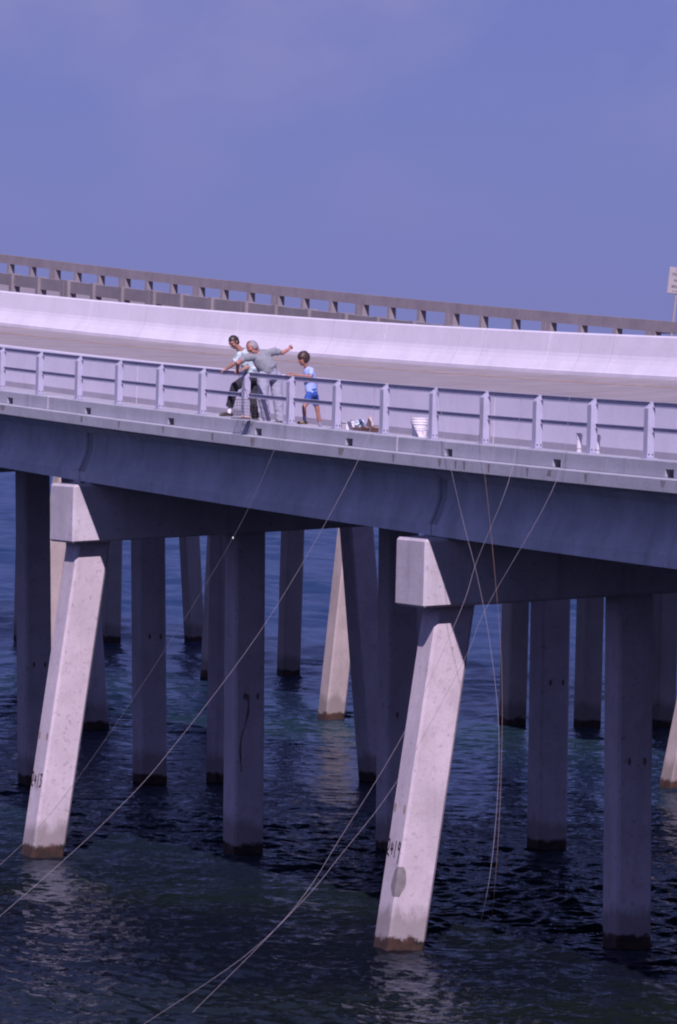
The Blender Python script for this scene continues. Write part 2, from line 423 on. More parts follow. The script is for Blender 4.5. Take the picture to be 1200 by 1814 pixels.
# outer fascia skin of the deck ledge, 3 mm proud, in kerb concrete
mb = MB(); mb.sweep([(-.403, -.483), (-.403, -.287), (-.255, -.272), (-.255, -.262), (-.25, -.262), (-.25, -.27), (-.395, -.295), (-.395, -.483)], US, W)
mb.build('ledge', M['kerb'], NEAR)
SCUP = [13.12 - 4.672 * k + .33 for k in range(-3, 8)]
SCUP = [17.64, 13.0, 8.2, 3.46, -1.16, -5.88, -10.61, -15.29, -20, -24.7, 22.4, 27.0]
SCUP.sort()
mb = MB(); mb.sweep([(-.25, -.13), (-.25, -.015), (-.235, 0), (.085, 0), (.10, -.015), (.10, -.13)], US, W)
edges = [-30.0] + [e for s_ in SCUP for e in (s_ - .17, s_ + .17)] + [U1]
mb.sweep([(-.25, -.258), (-.25, -.13), (.098, -.13), (.098, -.258)], urange(U0, -30, 2), W)
for a_, b_ in zip(edges[::2], edges[1::2]):
    if b_ > a_: mb.sweep([(-.25, -.258), (-.25, -.13), (.098, -.13), (.098, -.258)], urange(a_, b_, 1.0), W)
mb.build('kerb', M['kerb'], NEAR)
for up_ in (5.78, -12.99, -31.5, 24.4):
    mb = MB(); mb.sweep([(-.254, -.26), (-.254, 0), (-.235, .003), (.08, .003), (.08, -.01), (-.22, -.012), (-.22, -.26)], [up_ - .03, up_ + .03], W); mb.build('joint_strip', M['joint'], NEAR)
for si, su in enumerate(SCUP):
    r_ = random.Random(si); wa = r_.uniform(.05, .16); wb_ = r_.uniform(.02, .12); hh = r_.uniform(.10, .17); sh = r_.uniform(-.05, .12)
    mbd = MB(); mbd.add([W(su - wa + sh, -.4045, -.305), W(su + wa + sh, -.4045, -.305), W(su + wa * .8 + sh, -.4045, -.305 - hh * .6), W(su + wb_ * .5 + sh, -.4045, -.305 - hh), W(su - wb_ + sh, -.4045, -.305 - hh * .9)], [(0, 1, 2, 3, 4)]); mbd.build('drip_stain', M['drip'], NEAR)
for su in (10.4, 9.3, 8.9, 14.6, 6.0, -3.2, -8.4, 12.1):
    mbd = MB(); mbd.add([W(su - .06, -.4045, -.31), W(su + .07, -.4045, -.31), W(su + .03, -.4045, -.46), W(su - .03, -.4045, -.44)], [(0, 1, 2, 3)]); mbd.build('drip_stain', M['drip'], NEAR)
for cu in (15.09, 10.2, 1.1, -3.6, -8.3, -11.68, -14.08):
    mb = MB(); mb.sweep([(-.2525, -.255), (-.2525, -.01), (-.24, -.01), (-.24, -.255)], [cu - .008, cu + .008], W); mb.build('joint_strip', M['crack'], NEAR)
# girders, one per span and line
GV = [.45, 3.4, 6.35, 9.3, 12.2, 14.35]
def gprof(v0, depth_top, wd=.56, bot=-1.75):
    c = v0 + wd / 2; t = depth_top
    return [(v0, bot), (v0, bot + .20), (v0 + .03, bot + .25), (v0 + .10, bot + .42), (c - .10, bot + .66), (c - .10, t - .26), (v0 + .04, t - .13), (v0 + .04, t),
            (v0 + wd - .04, t), (v0 + wd - .04, t - .13), (c + .10, t - .26), (c + .10, bot + .66), (v0 + wd - .10, bot + .42), (v0 + wd - .03, bot + .25), (v0 + wd, bot + .20), (v0 + wd, bot)]
ends = [U1] + PIERS + [U0]
for i in range(len(ends) - 1):
    for gi, gv in enumerate(GV):
        top = -.483 if gi == 0 else -.305
        mb = MB(); mb.sweep(gprof(gv, top), urange(ends[i] - .022, ends[i + 1] + .022, 1.5), W)
        g = mb.build('girder', M['girder'], NEAR)
for up_ in PIERS[:4]:                                    # shading at the girder joint, painted as darker strips either side
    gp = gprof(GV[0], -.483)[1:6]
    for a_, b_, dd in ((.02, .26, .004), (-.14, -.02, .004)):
        mb = MB(); mb.sweep([(v - dd, h) for v, h in gp] + [(v + .03, h) for v, h in gp[::-1]], [up_ + a_, up_ + b_], W); mb.build('joint_shade', M['gshade'], NEAR)
# concrete diaphragms over the piers close the bays between girders
for up_ in PIERS:
    for ga, gb in zip(GV[:-1], GV[1:]):
        mb = MB(); mb.sweep([(ga + .40, -1.4), (ga + .40, -.49), (gb + .16, -.49), (gb + .16, -1.4)], [up_ - .35, up_ - .10], W); mb.build('diaphragm', M['girder'], NEAR)

road = MB(); road.sweep([(2.2, .004), (2.2, .012), (8, .012), (V_BAR - .02, .012), (V_BAR - .02, .004)], US, W)
ro = road.build('road', M['road']); tag(ro, 'grey concrete road surface banked up away from the railing', 'road', kind='structure')
yl = MB(); yl.sweep([(12.25, .016), (12.25, .018), (12.42, .018), (12.42, .016)], US, W); yl.build('edge_line', M['yellow'], ro)

# walkway wall between road and footway
wl = empty('barrier_wall', W(5.77, 1.8, -.15)); tag(wl, 'pale concrete wall behind the metal railing, between footway and road', 'wall')
mb = MB(); mb.sweep([(1.722, -.098), (1.722, .78), (1.73, .805), (1.92, .805), (1.94, .78), (1.96, .30), (2.16, .08), (2.18, .004)], US, W); mb.build('wall_panel', M['wall'], wl)
for up_, mt in ((5.49, 'joint'), (-12.94, 'joint'), (-31.4, 'joint'), (5.33, 'crack'), (23.9, 'joint')):
    mb = MB(); mb.sweep([(1.718, -.096), (1.718, .78), (1.73, .79), (1.73, -.096)], [up_ - .025, up_ + .025], W); mb.build('joint_strip', M[mt], wl)

# roadside barrier on the far edge
br = empty('roadside_barrier', W(-25, 14.4, 0)); tag(br, 'bright white sloped concrete barrier along the far edge of the road', 'barrier')
BP = [(14.2, .004), (14.2, .10), (14.22, .115), (14.34, .31), (14.39, .41), (14.42, .50), (14.485, .93), (14.52, .955), (14.68, .955), (14.72, .93), (14.74, .30), (14.90, .16), (14.96, .01)]
mb = MB(); mb.sweep(BP, US, W); o = mb.build('barrier_body', M['barrier'], br)
for up_, mt, wd in ((-45.23, 'joint', .03), (-36.13, 'joint', .025), (-27.72, 'joint', .03), (-19.1, 'joint', .025), (-10, 'joint', .03),
                    (-41.68, 'crack', .008), (-23.72, 'crack', .008), (-22.39, 'crack', .008), (-15.93, 'crack', .008), (-17.47, 'crack', .008), (-30.6, 'crack', .008), (-33.5, 'crack', .008)):
    mb = MB(); mb.sweep([(v - .004, h + .002) for v, h in BP[1:9]] + [(v + .03, h - .02) for v, h in BP[8:0:-1]], [up_ - wd, up_ + wd], W); mb.build('joint_strip', M[mt], br)

# piers
def pile(parent, x0, y0, zt, x1, y1, zb_, rot, size, mat, ch=.05):
    # square pile with chamfered corners; (x0,y0,zt) top centre, (x1,y1) centre at the water
    h = size / 2; ring = []
    for sx, sy in ((1, 1), (-1, 1), (-1, -1), (1, -1)):
        p = [(sx * h, sy * (h - ch)), (sx * (h - ch), sy * h)]
        if sx * sy < 0: p = p[::-1]
        ring += p
    ca, sa = math.cos(rot), math.sin(rot); vs = []
    nseg = 10
    k = (zb_ - WATER_Z) / (zt - WATER_Z)
    for i in range(nseg + 1):
        t = i / nseg; z = zt + (zb_ - zt) * t; fz = (zt - z) / (zt - WATER_Z)
        cx = x0 + (x1 - x0) * fz; cy = y0 + (y1 - y0) * fz
        vs += [(cx + ca * a - sa * b, cy + sa * a + ca * b, z) for a, b in ring]
    n = 8; fs = []
    for i in range(nseg):
        for j in range(n): fs.append((i * n + j, i * n + (j + 1) % n, (i + 1) * n + (j + 1) % n, (i + 1) * n + j))
    fs.append(tuple(range(n))); fs.append(tuple(nseg * n + j for j in range(n)))
    return mobj('pile', vs, fs, mat, parent)
GLY = {'2': [[(.05, .78), (.2, 1.0), (.55, 1.05), (.75, .8), (.6, .45), (.05, -.05), (.35, .05), (.95, -.12)]],
       '4': [[(.35, .85), (.1, .35), (.9, .42)], [(.72, .75), (.62, .05)]],
       '1': [[(.55, 1.0), (.4, -.15)]],
       '9': [[(.8, .85), (.5, 1.0), (.2, .7), (.35, .45), (.75, .55), (.85, .9), (.65, -.5)]],
       '3': [[(.1, .95), (.8, 1.0), (.4, .55), (.85, .4), (.7, .0), (.15, -.05)]]}
def paint_number(parent, txt, P, width, height):
    # P(s, z) gives a point on the pile's outer face, s across the face from the left
    cw = width / len(txt)
    for i, ch_ in enumerate(txt):
        mb = MB()
        for st in GLY[ch_]:
            pts = [(i * cw + (.06 + .88 * x) * cw, z * height) for x, z in st]
            fine = []
            for (xa, za), (xb, zb2) in zip(pts[:-1], pts[1:]):
                for q in range(4): fine.append((xa + (xb - xa) * q / 4, za + (zb2 - za) * q / 4))
            fine.append(pts[-1]); hw = .020
            for (xa, za), (xb, zb2) in zip(fine[:-1], fine[1:]):
                dx, dz = xb - xa, zb2 - za; L = math.hypot(dx, dz) or 1; nx, nz = -dz / L * hw, dx / L * hw; ex, ez = dx / L * hw * .5, dz / L * hw * .5
                mb.add([P(xa + nx - ex, za + nz - ez), P(xa - nx - ex, za - nz - ez), P(xb - nx + ex, zb2 - nz + ez), P(xb + nx + ex, zb2 + nz + ez)], [(0, 1, 2, 3)])
        mb.build('painted_digit', M['paintmark'], parent)
CAPBOT = {5.77: 5.836, -12.85: 6.313}
VERT = {5.77: [(4.34, 4.47), (7.95, 7.95), (11.5, 11.5)], -12.85: [(4.24, 4.37), (7.81, 7.93), (11.47, 11.55)],
        -31.47: [(4.3, 4.3), (6.74, 7.01), (9.83, 10.11), (12.05, 12.12)]}
FARB = {-31.47: (15.45, 16.40), -50.09: (16.28, 17.26)}
PLAB = ['concrete pier out past the right edge of the picture', 'nearest concrete pier, its leaning sunlit front pile painted 2419 and patched grey',
        'concrete pier at left, its leaning sunlit front pile painted 2413', 'shaded concrete pier seen between and behind the two nearest piers',
        'shaded pier of the nearer bridge, its outward leaning pile behind the pile painted 2413', 'farthest concrete pier of the nearer bridge, out of the frame at left']
for pi, up_ in enumerate(PIERS):
    a = plan(up_)[2]
    zc0 = CAPBOT.get(up_, zf(up_) - 3.0)
    root = empty('bridge_pier', (*plan(up_, 7.5)[:2], zc0)); tag(root, PLAB[pi], 'bridge pier', 'piers of the nearer bridge')
    # cap beam, tilted with the banked deck
    ve, vE, sl = .06, 16.9, .066
    zbm = lambda v: zc0 + sl * (v - ve)
    hw = .70; vs = []
    def P3(v, du, z): x, y, _ = plan(up_ , v); aa = plan(up_)[2]; return (x + du * math.sin(aa), y - du * math.cos(aa), z)
    mbc = MB(); mbc.hexa([P3(ve, -hw, zbm(ve)), P3(vE, -hw, zbm(vE)), P3(vE, hw, zbm(vE)), P3(ve, hw, zbm(ve)),
                          P3(ve, -hw, zbm(ve) + 1.22), P3(vE, -hw, zbm(vE) + 1.22), P3(vE, hw, zbm(vE) + 1.22), P3(ve, hw, zbm(ve) + 1.22)])
    cap = bevel(mbc.build('pier_cap', M['cap'], root), .045, 1)
    for gv in GV:                                       # bearing blocks under the girder ends
        zt_ = zdeck(up_, gv + .28) - 1.755
        zq = zbm(gv + .28) + 1.19
        if zt_ > zq + .02:
            for du in (-.32, .32):
                mbb = MB(); mbb.hexa([P3(gv + .06, du - .2, zq), P3(gv + .50, du - .2, zq), P3(gv + .50, du + .2, zq), P3(gv + .06, du + .2, zq),
                                      P3(gv + .06, du - .2, zt_), P3(gv + .50, du - .2, zt_), P3(gv + .50, du + .2, zt_), P3(gv + .06, du + .2, zt_)]); mbb.build('bearing', M['girder'], root)
    def pl(vt, vb, sz=.68):
        x0, y0, _ = plan(up_, vt); x1, y1, _ = plan(up_, vb)
        return pile(root, x0, y0, zbm(vt) + .05, x1, y1, -1.6, a, sz, M['pile'])
    vb0 = {5.77: .02, -12.85: -.19}.get(up_, -.1); vt0 = {5.77: .84, -12.85: .69}.get(up_, .72)
    fp = pl(vt0, vb0, .72)
    for vt, vb in VERT.get(up_, [(4.3, 4.4), (7.9, 7.95), (11.5, 11.5)]): pl(vt, vb)
    fb = FARB.get(up_, (15.7, 16.3)); pl(*fb)
    # small grout plugs where the piles were lifted, and one dark run on the middle pile
    def nearface(v, z, off): x, y, aa = plan(up_, v); return (x + off * math.sin(aa), y - off * math.cos(aa), z)
    for (vt, vb), pz in zip(VERT.get(up_, []), (3.1, 2.7, 3.4)):
        for dv in (-.14, .16):
            vv = vt + (vb - vt) * .6 + dv; mbp = MB(); mbp.add([nearface(vv + .035 * math.cos(q * .7854), pz + .075 * math.sin(q * .7854), .343) for q in range(8)], [tuple(range(8))]); mbp.build('grout_plug', M['plug'], root)
    if up_ == -12.85:
        mbp = MB(); N = 22; L_ = []
        for q in range(N):
            t = q / (N - 1); z = 3.15 - 1.65 * t; cv = 4.24 + .13 * .6 - .10 + .09 * math.sin(t * 7) * math.exp(-t) - .10 * t; wv = .018 + .016 * mnoise.noise(Vector((t * 6, 2, 0))) + (.03 if q < 2 else 0)
            L_ += [nearface(cv - wv, z, .343), nearface(cv + wv, z, .343)]
        mbp.add(L_, [(2 * q, 2 * q + 1, 2 * q + 3, 2 * q + 2) for q in range(N - 1)]); mbp.build('rust_run', M['plug'], root)
    if up_ in (5.77, -12.85):
        zt_ = zbm(vt0) + .05
        def face(s, z, off=.362, vt0=vt0, vb0=vb0, zt_=zt_, up_=up_):
            # outer face: s from -0.3 (far edge) to +0.3 (near edge)
            fz = (zt_ - z) / (zt_ - WATER_Z); v = vt0 + (vb0 - vt0) * fz - off
            x, y, aa = plan(up_, v); return (x + s * math.sin(aa), y - s * math.cos(aa), z)
        z0 = 1.42 if up_ == 5.77 else 1.21
        txt = '2419' if up_ == 5.77 else '2413'
        paint_number(fp, txt, lambda s, z, face=face, z0=z0: face(s - .35, z0 + z, .363), .64, .25)
        for sv in (-.24, .20):
            mbp = MB(); mbp.add([face(sv + .05 * math.cos(q * .7854), 2.25 + .09 * math.sin(q * .7854), .363) for q in range(8)], [tuple(range(8))]); mbp.build('grout_plug', M['tanplug'], fp)
        if up_ == 5.77:
            # grey mortar patch wrapped round the near outer corner
            zc = .97; mbp = MB(); N = 14
            outline = []
            for q in range(N):
                t = q / (N - 1); z = zc + .27 * (1 - 2 * t) + .02 * math.sin(t * 9)
                wl_ = .34 * math.sin(math.pi * min(1, t * .95 + .02)) ** .8 * (1 - .15 * math.sin(5 * t)) + .02; wr_ = .13 * math.sin(math.pi * (t * .9 + .05)) + .015
                outline.append((z, wl_, wr_))
            rows = []
            for z, wl_, wr_ in outline:
                p0 = face(.31 - wl_ * .62, z, .364); p1 = face(.31, z, .364); p2 = face(.364, z, .31); p3 = face(.364, z, .31 - wr_ * .8)
                rows.append([p0, p1, p2, p3])
            vs = [p for r_ in rows for p in r_]; fs = []
            for q in range(N - 1):
                for j in range(3): fs.append((q * 4 + j, q * 4 + j + 1, q * 4 + j + 5, q * 4 + j + 4))
            mbp.add(vs, fs); mbp.build('mortar_patch', M['patch'], fp)

# ------------------------------------------------------------------ pedestrian railing
rail = empty('pedestrian_railing', W(0, -.08, 0)); tag(rail, 'grey metal railing with posts and two rails along the outer kerb', 'railing')
k0, k1 = -20, 12
def obox(mb, u, v0, v1, du, h0, h1, hs=None):
    # upright box on the kerb, square to the bridge; hs = outer top height for a sloped top
    x, y, a = plan(u); z = zf(u); ca, sa = math.cos(a), math.sin(a)
    tl = (h1 - h0) * .012
    def q(v, d, h): return (x + v * ca + (d) * sa, y + v * sa - (d) * ca, z + h)
    ho = h1 if hs is None else hs
    mb.hexa([q(v0, -du, h0), q(v1, -du, h0), q(v1, du, h0), q(v0, du, h0), q(v0, -du, ho), q(v1, -du, h1), q(v1, du, h1), q(v0, du, ho)])
def obox2(mb, u, v0, v1, d0, d1, h0, h1, ho):
    x, y, a = plan(u); z = zf(u); ca, sa = math.cos(a), math.sin(a)
    def q(v, d, h): return (x + v * ca + d * sa, y + v * sa - d * ca, z + h)
    mb.hexa([q(v0, d0, h0), q(v1, d0, h0), q(v1, d1, h0), q(v0, d1, h0), q(v0, d0, ho), q(v1, d0, h1), q(v1, d1, h1), q(v0, d1, ho)])
posts = [BAY * k for k in range(k0, k1 + 1)]
for u in posts:
    mb = MB(); obox(mb, u, -.125, -.005, .088, .012, .905, .80); p = bevel(mb.build('post', M['alu'], rail), .006, 1)
    mb = MB(); obox(mb, u, -.17, .03, .12, .0, .012); mb.build('base_plate', M['alu'], p)
    mb = MB(); obox(mb, u + .090, -.045, -.028, .010, .06, .08); obox(mb, u + .090, -.108, -.091, .010, .06, .08); mb.build('bolt', M['bolt'], p)
for i in range(len(posts) - 1):
    a_, b_ = posts[i] + .09, posts[i + 1] - .05
    for nm, h0, h1 in (('top_rail', .81, .905), ('mid_rail', .415, .50)):
        mb = MB(); mb.sweep([(-.050, h0), (-.050, h0 + .018), (-.012, h0 + .022), (-.012, h1 - .012), (-.050, h1 - .010), (-.050, h1), (.0, h1), (.0, h0)], urange(a_, b_, 1.2), W); r_ = mb.build(nm, M['alu'], rail)
        mb = MB(); obox(mb, b_ - .06, -.062, -.05, .018, (h0 + h1) / 2 - .018, (h0 + h1) / 2 + .018); mb.build('bolt', M['bolt'], r_)
mb = MB()
for q in range(14):
    t0_, t1_ = 2 * math.pi * q / 14, 2 * math.pi * (q + 1) / 14
    x, y, a = plan(posts[21] + .078)
    def rp(t, r): v = -.075 + r * .6 * math.cos(t); h = .60 + r * math.sin(t); xx, yy, _ = plan(posts[21] + .078, v); return (xx, yy, zf(posts[21]) + h)
    mb.add([rp(t0_, .05), rp(t1_, .05), rp(t1_, .026), rp(t0_, .026)], [(0, 1, 2, 3)])
mb.build('painted_mark', M['paintmark'], rail)

# ------------------------------------------------------------------ far bridge
FAR = empty('road_bridge', WF(0, 7, -1.1)); tag(FAR, 'farther old grey bridge behind, seen over the white barrier', 'bridge')
FS = urange(-130, 75, 4)
mb = MB(); mb.sweep([(-.25, -1.55), (-.25, -1.05), (.35, -1.05), (.36, -1.2), (7, -1.2), (13.64, -1.2), (13.65, -1.05), (14.3, -1.05), (14.3, -1.55), (7, -1.6)], FS, WF); mb.build('deck', M['old'], FAR)
for gv in (.5, 3.7, 7.0, 10.2, 13.1):
    mb = MB(); mb.sweep(gprof(gv, -1.62, .55, -2.75), FS, WF); mb.build('girder', M['old'], FAR)
SB = 7.155 / 3
def balustrade(label, w_out, s_first, kmin, kmax, near):
    b_ = empty('concrete_balustrade', WF(0, w_out, -1.05)); tag(b_, label, 'balustrade', 'railings of the old bridge')
    mb = MB()
    if near: prof = [(-.06, -.42), (-.06, -.03), (.16, -.03), (.16, -.42)]
    else: prof = [(13.98, -.36), (13.98, .0), (14.22, .0), (14.22, -.36)]
    mb.sweep(prof, FS, WF); mb.build('rail_beam', M['old'], b_)
    for k in range(kmin, kmax + 1):
        s = s_first + SB * k; wide = (k % 3 == 0)
        for off in ((-.17, .17) if wide else (0,)):
            mb = MB(); du = .115 if not wide else .155
            w0, w1, ht = (-.16, .16, .0) if near else (13.93, 14.20, -.362)
            mb.sweep([(w0, -1.049), (w0 + (.0 if near else .03), ht), (w1, ht), (w1, -1.049)], [s + off - du, s + off + du], WF); mb.build('post', M['old'], b_)
    return b_
balustrade('nearer railing of the old bridge, beam set between posts, just above the white barrier', 0, .12, -22, 9, True)
balustrade('farther grey concrete railing of the old bridge, a beam on posts standing against the sky', 14, -6.4, -30, 13, False)
fl = ['old bridge pier out past the right edge, with one pinkish sunlit pile at the water', 'old bridge pier whose pinkish sunlit leaning pile stands in the middle of the picture',
      'old bridge pier glimpsed between the left piles, one sliver of sunlit pile', 'farthest old bridge pier, dark leaning pile seen through the gap below the left cap']
FPIER = [(25.6, [(25.4, -1.1, 25.4, -2.5), (26, 5, 26, 5), (27, 9, 27, 9), (28, 12.5, 28, 13.4)]), (1.3, [(-.7, 1.0, -.8, .3), (1.6, 5.2, 1.6, 5.2), (2.8, 7.1, 2.8, 7.1), (2.9, 9.6, 2.9, 9.6), (3.4, 12.8, 3.6, 14.2)]),
         (-22.8, [(-24, 1.5, -24, .3), (-22.6, 6.45, -22.4, 6.1), (-23.3, 9.45, -23.3, 9.4), (-22.5, 12.8, -22.5, 14.2)]), (-45.5, [(-46, 1.5, -46, .2), (-46, 5.2, -46, 5.2), (-45.5, 8.6, -45.5, 8.6), (-45.5, 12.1, -45.5, 12.2), (-45.5, 14.9, -45.6, 15.8)])]
for (s, pls), lb in zip(FPIER, fl):
    zc0 = zfar(s, 0) - 4.0; root = empty('bridge_pier', (*fplan(s, 7), zc0)); tag(root, lb, 'bridge pier', 'piers of the old bridge')
    mb = MB()
    def Q(w_, ds_, z): x, y = fplan(s + ds_, w_); return (x, y, z)
    zz = lambda w_: zc0 + (zfar(s, 14) - zfar(s, 0)) * w_ / 14
    mb.hexa([Q(.2, -1.5, zz(0)), Q(15.2, -.6, zz(15)), Q(15.2, 2.2, zz(15)), Q(.2, 1.0, zz(0)), Q(.2, -1.5, zz(0) + 1.2), Q(15.2, -.6, zz(15) + 1.2), Q(15.2, 2.2, zz(15) + 1.2), Q(.2, 1.0, zz(0) + 1.2)])
    bevel(mb.build('pier_cap', M['old'], root), .04, 1)
    for st, wt, sb_, wb in pls:
        x0, y0 = fplan(st, wt); x1, y1 = fplan(sb_, wb); pile(root, x0, y0, zz(wt) + .05, x1, y1, -1.6, FB, .64, M['oldpile'])
# ------------------------------------------------------------------ small things on the footway
def at(u, v, h): return Vector(W(u, v, h))
ZFL = -.10                                              # footway level below the kerb top
M['white'] = plain('white plastic', (.78, .74, .78), .45, var=.03)
M['pvc'] = plain('weathered white pipe', (.60, .56, .62), .6, var=.05)
M['offwhite'] = plain('white foam', (.80, .74, .76), .8, var=.03)
M['blueprint'] = plain('faded blue print', (.60, .60, .74), .5)
M['redprint'] = plain('faded red print', (.50, .28, .30), .5)
M['steel'] = plain('galvanised wire', (.30, .29, .33), .5, .5)
M['darkwire'] = plain('rusty dark wire', (.07, .06, .065), .6, .2)
M['card'] = plain('brown cardboard', (.56, .34, .25), .9)
M['tan'] = plain('tan paper', (.60, .46, .40), .9, var=.2)
M['cloth'] = plain('pale blue cloth', (.55, .63, .74), .9, var=.15, scale=20)
M['black'] = plain('black plastic', (.03, .03, .035), .5)
M['signwhite'] = plain('weathered white sign paint', (.36, .32, .34), .6, var=.06, scale=4)
M['signedge'] = plain('sign edge', (.30, .26, .27), .6)
M['signpost'] = plain('galvanised sign post', (.34, .29, .31), .6, .3)
M['letter'] = plain('faded black lettering', (.10, .085, .09), .7)

def bucket(u, v):
    p = at(u, v, ZFL); r = empty('bucket', p); tag(r, 'white plastic bucket with ribbed rim behind a railing post', 'bucket')
    mb = MB(); mb.lathe(p, [(.125, 0), (.128, .01), (.142, .30), (.155, .302), (.155, .325), (.145, .328), (.146, .345), (.158, .347), (.158, .37), (.147, .372), (.149, .395), (.160, .397), (.160, .42), (.143, .42), (.120, .02), (.02, .018)], 48)
    mb.build('body', M['white'], r)
    mb = MB(); pts = [(p.x + .162 * math.cos(t), p.y - .02 - .05 * math.sin(t), p.z + .36 - .14 * math.sin(t)) for t in [math.pi * i / 12 for i in range(13)]]; mb.tube([(q[0], p.y - math.sqrt(max(0, .172**2 - (q[0] - p.x)**2)) - .004, q[2]) for q in pts], .004, 6); mb.build('wire_handle', M['steel'], r)
    for a0, a1, h0, h1, mt in ((-2.0, -1.72, .09, .14, 'blueprint'), (-1.2, -1.08, .13, .18, 'redprint')):
        mb = MB(); n = 6
        for i in range(n):
            ta, tb = a0 + (a1 - a0) * i / n, a0 + (a1 - a0) * (i + 1) / n
            rr = lambda h: .1295 + .014 * h / .30 + .0015
            mb.add([(p.x + rr(h) * math.cos(t), p.y + rr(h) * math.sin(t), p.z + h) for t, h in ((ta, h0), (tb, h0), (tb, h1), (ta, h1))], [(0, 1, 2, 3)])
        mb.build('printed_label', M[mt], r)
bucket(5.15, .43)

def obx(name, c, rz, size, mat, parent=None, bv=.01):
    mb = MB(); mb.box((0, 0, 0), size); R = Matrix.Translation(c) @ Matrix.Rotation(rz, 4, 'Z')
    mb.v = [tuple(R @ Vector(v)) for v in mb.v]; return bevel(mb.build(name, mat, parent), bv, 2)
u = 1.98; p = at(u, .36, ZFL); a = plan(u)[2]
bx = empty('bait_box', p); tag(bx, 'small white foam box with a lid on the footway beside the boy', 'box')
obx('body', p + Vector((0, 0, .10)), a, (.27, .26, .20), M['offwhite'], bx); obx('lid', p + Vector((0, 0, .218)), a, (.285, .275, .036), M['white'], bx)
mb = MB(); mb.tube([p + Vector((.0, -.02, .236)), p + Vector((.005, -.02, .26)), p + Vector((.02, -.02, .268))], .008, 6); mb.build('knob', M['black'], bx)
p = at(2.87, .30, ZFL); a = plan(2.87)[2]
cb = empty('cardboard_tray', p); tag(cb, 'flat brown cardboard tray beside the white foam box', 'tray')
mb = MB(); R = Matrix.Translation(p) @ Matrix.Rotation(a, 4, 'Z')
for c_, s_ in (((0, 0, .006), (.34, .42, .012)), ((0, -.204, .085), (.34, .012, .15)), ((0, .204, .085), (.34, .012, .15)), ((-.164, 0, .085), (.012, .396, .15)), ((.164, 0, .085), (.012, .396, .15))): mb.box(c_, s_)
mb.v = [tuple(R @ Vector(v)) for v in mb.v]; mb.build('tray_body', M['card'], cb)
mb = MB(); mb.box((.0, -.27, .165), (.33, .13, .008)); mb.v = [tuple(R @ Vector(v)) for v in mb.v]; mb.build('flap', M['card'], cb)
def crumple(name, c, rad, mat, parent=None, seed=0, amt=.35, fr=9):
    bm = bmesh.new(); bmesh.ops.create_icosphere(bm, subdivisions=4, radius=1)
    for v in bm.verts:
        n = v.co.normalized(); k = 1 + amt * (mnoise.noise(n * 1.7 + Vector((seed, 0, 0)))) + .12 * mnoise.noise(n * fr * .5 + Vector((0, seed, 0)))
        v.co = Vector((n.x * rad[0], n.y * rad[1], n.z * rad[2])) * k + Vector(c)
    me = bpy.data.meshes.new(name); bm.to_mesh(me); bm.free(); return fin(name, me, mat, parent, False)
p = at(2.68, .25, .11)
bg_ = empty('cloth_bag', p - Vector((0, 0, .10))); tag(bg_, 'pale blue crumpled bag leaning on the white foam box', 'bag')
mb0 = crumple('bag_body', p, (.105, .08, .085), M['cloth'], bg_, 3)
mb = MB(); mb.tube([p + Vector((-.08, -.085, -.05)), p + Vector((-.02, -.10, -.02)), p + Vector((.05, -.09, .05))], .009, 6); mb.build('strap', M['black'], bg_)
p = at(3.08, .30, .13); o = crumple('paper_bag', (0, 0, 0), (.055, .055, .12), M['tan'], None, 8, .3); o.location = p; tag(o, 'small crumpled tan paper bag standing in the cardboard tray', 'paper bag')

for i, (u, lb) in enumerate(((13.22, 'upright white pipe rod holder left of its railing post'), (13.98, 'upright white pipe rod holder right of its railing post'))):
    p = at(u, .05, 0); r = empty('rod_holder', p); tag(r, lb, 'rod holder', 'white pipes by the railing post')
    mb = MB(); mb.lathe(p, [(.042, 0), (.042, .20), (.050, .23), (.050, .27), (.056, .272), (.056, .315), (.044, .315), (.040, .05), (.004, .05)], 32); mb.build('pipe', M['pvc'], r)
    mb = MB(); mb.lathe(p, [(.0425, .05), (.045, .052), (.045, .062), (.0425, .064)], 20); mb.build('clamp_band', M['steel'], r)

# wire basket hanging outside the rail
u = -1.62; a = plan(u)[2]; p = at(u, -.36, .22); r = empty('wire_basket', p - Vector((0, 0, .2))); tag(r, 'wire bait basket hanging outside the railing in front of a post', 'basket')
R = Matrix.Translation(p) @ Matrix.Rotation(a, 4, 'Z')
mb = MB(); LX, LY, LZ = .17, .26, .18
def seg(A, B, rr): mb.tube([R @ Vector(A), R @ Vector(B)], rr, 5)
for i in range(7):
    t = -1 + 2 * i / 6
    for sgn in (-1, 1):
        seg((sgn * LX, t * LY, -LZ), (sgn * LX, t * LY, LZ), .0025); seg((t * LX, sgn * LY, -LZ), (t * LX, sgn * LY, LZ), .0025)
        seg((sgn * LX, -LY, t * LZ), (sgn * LX, LY, t * LZ), .0025); seg((-LX, sgn * LY, t * LZ), (LX, sgn * LY, t * LZ), .0025)
    seg((t * LX, -LY, -LZ), (t * LX, LY, -LZ), .003)
mb.build('mesh_side', M['darkwire'], r)
mb = MB()
for zz_ in (-LZ, LZ):
    rr = .009 if zz_ < 0 else .006
    mb.tube([R @ Vector(q) for q in ((-LX, -LY, zz_), (LX, -LY, zz_), (LX, LY, zz_), (-LX, LY, zz_), (-LX, -LY, zz_))], rr, 6)
mb.build('rim', M['darkwire'], r)
crumple('bait', R @ Vector((0, -.05, -LZ + .03)), (.10, .13, .025), M['tan'], r, 5)
hand = Vector((-1.3828986 - .613, 102.64 - .27, 8.943 + 1.02))
mb = MB(); top = R @ Vector((0, 0, LZ + .20))
for q in ((-LX, -LY, LZ), (LX, -LY, LZ), (LX, LY, LZ), (-LX, LY, LZ)): mb.tube([R @ Vector(q), top], .004, 5)
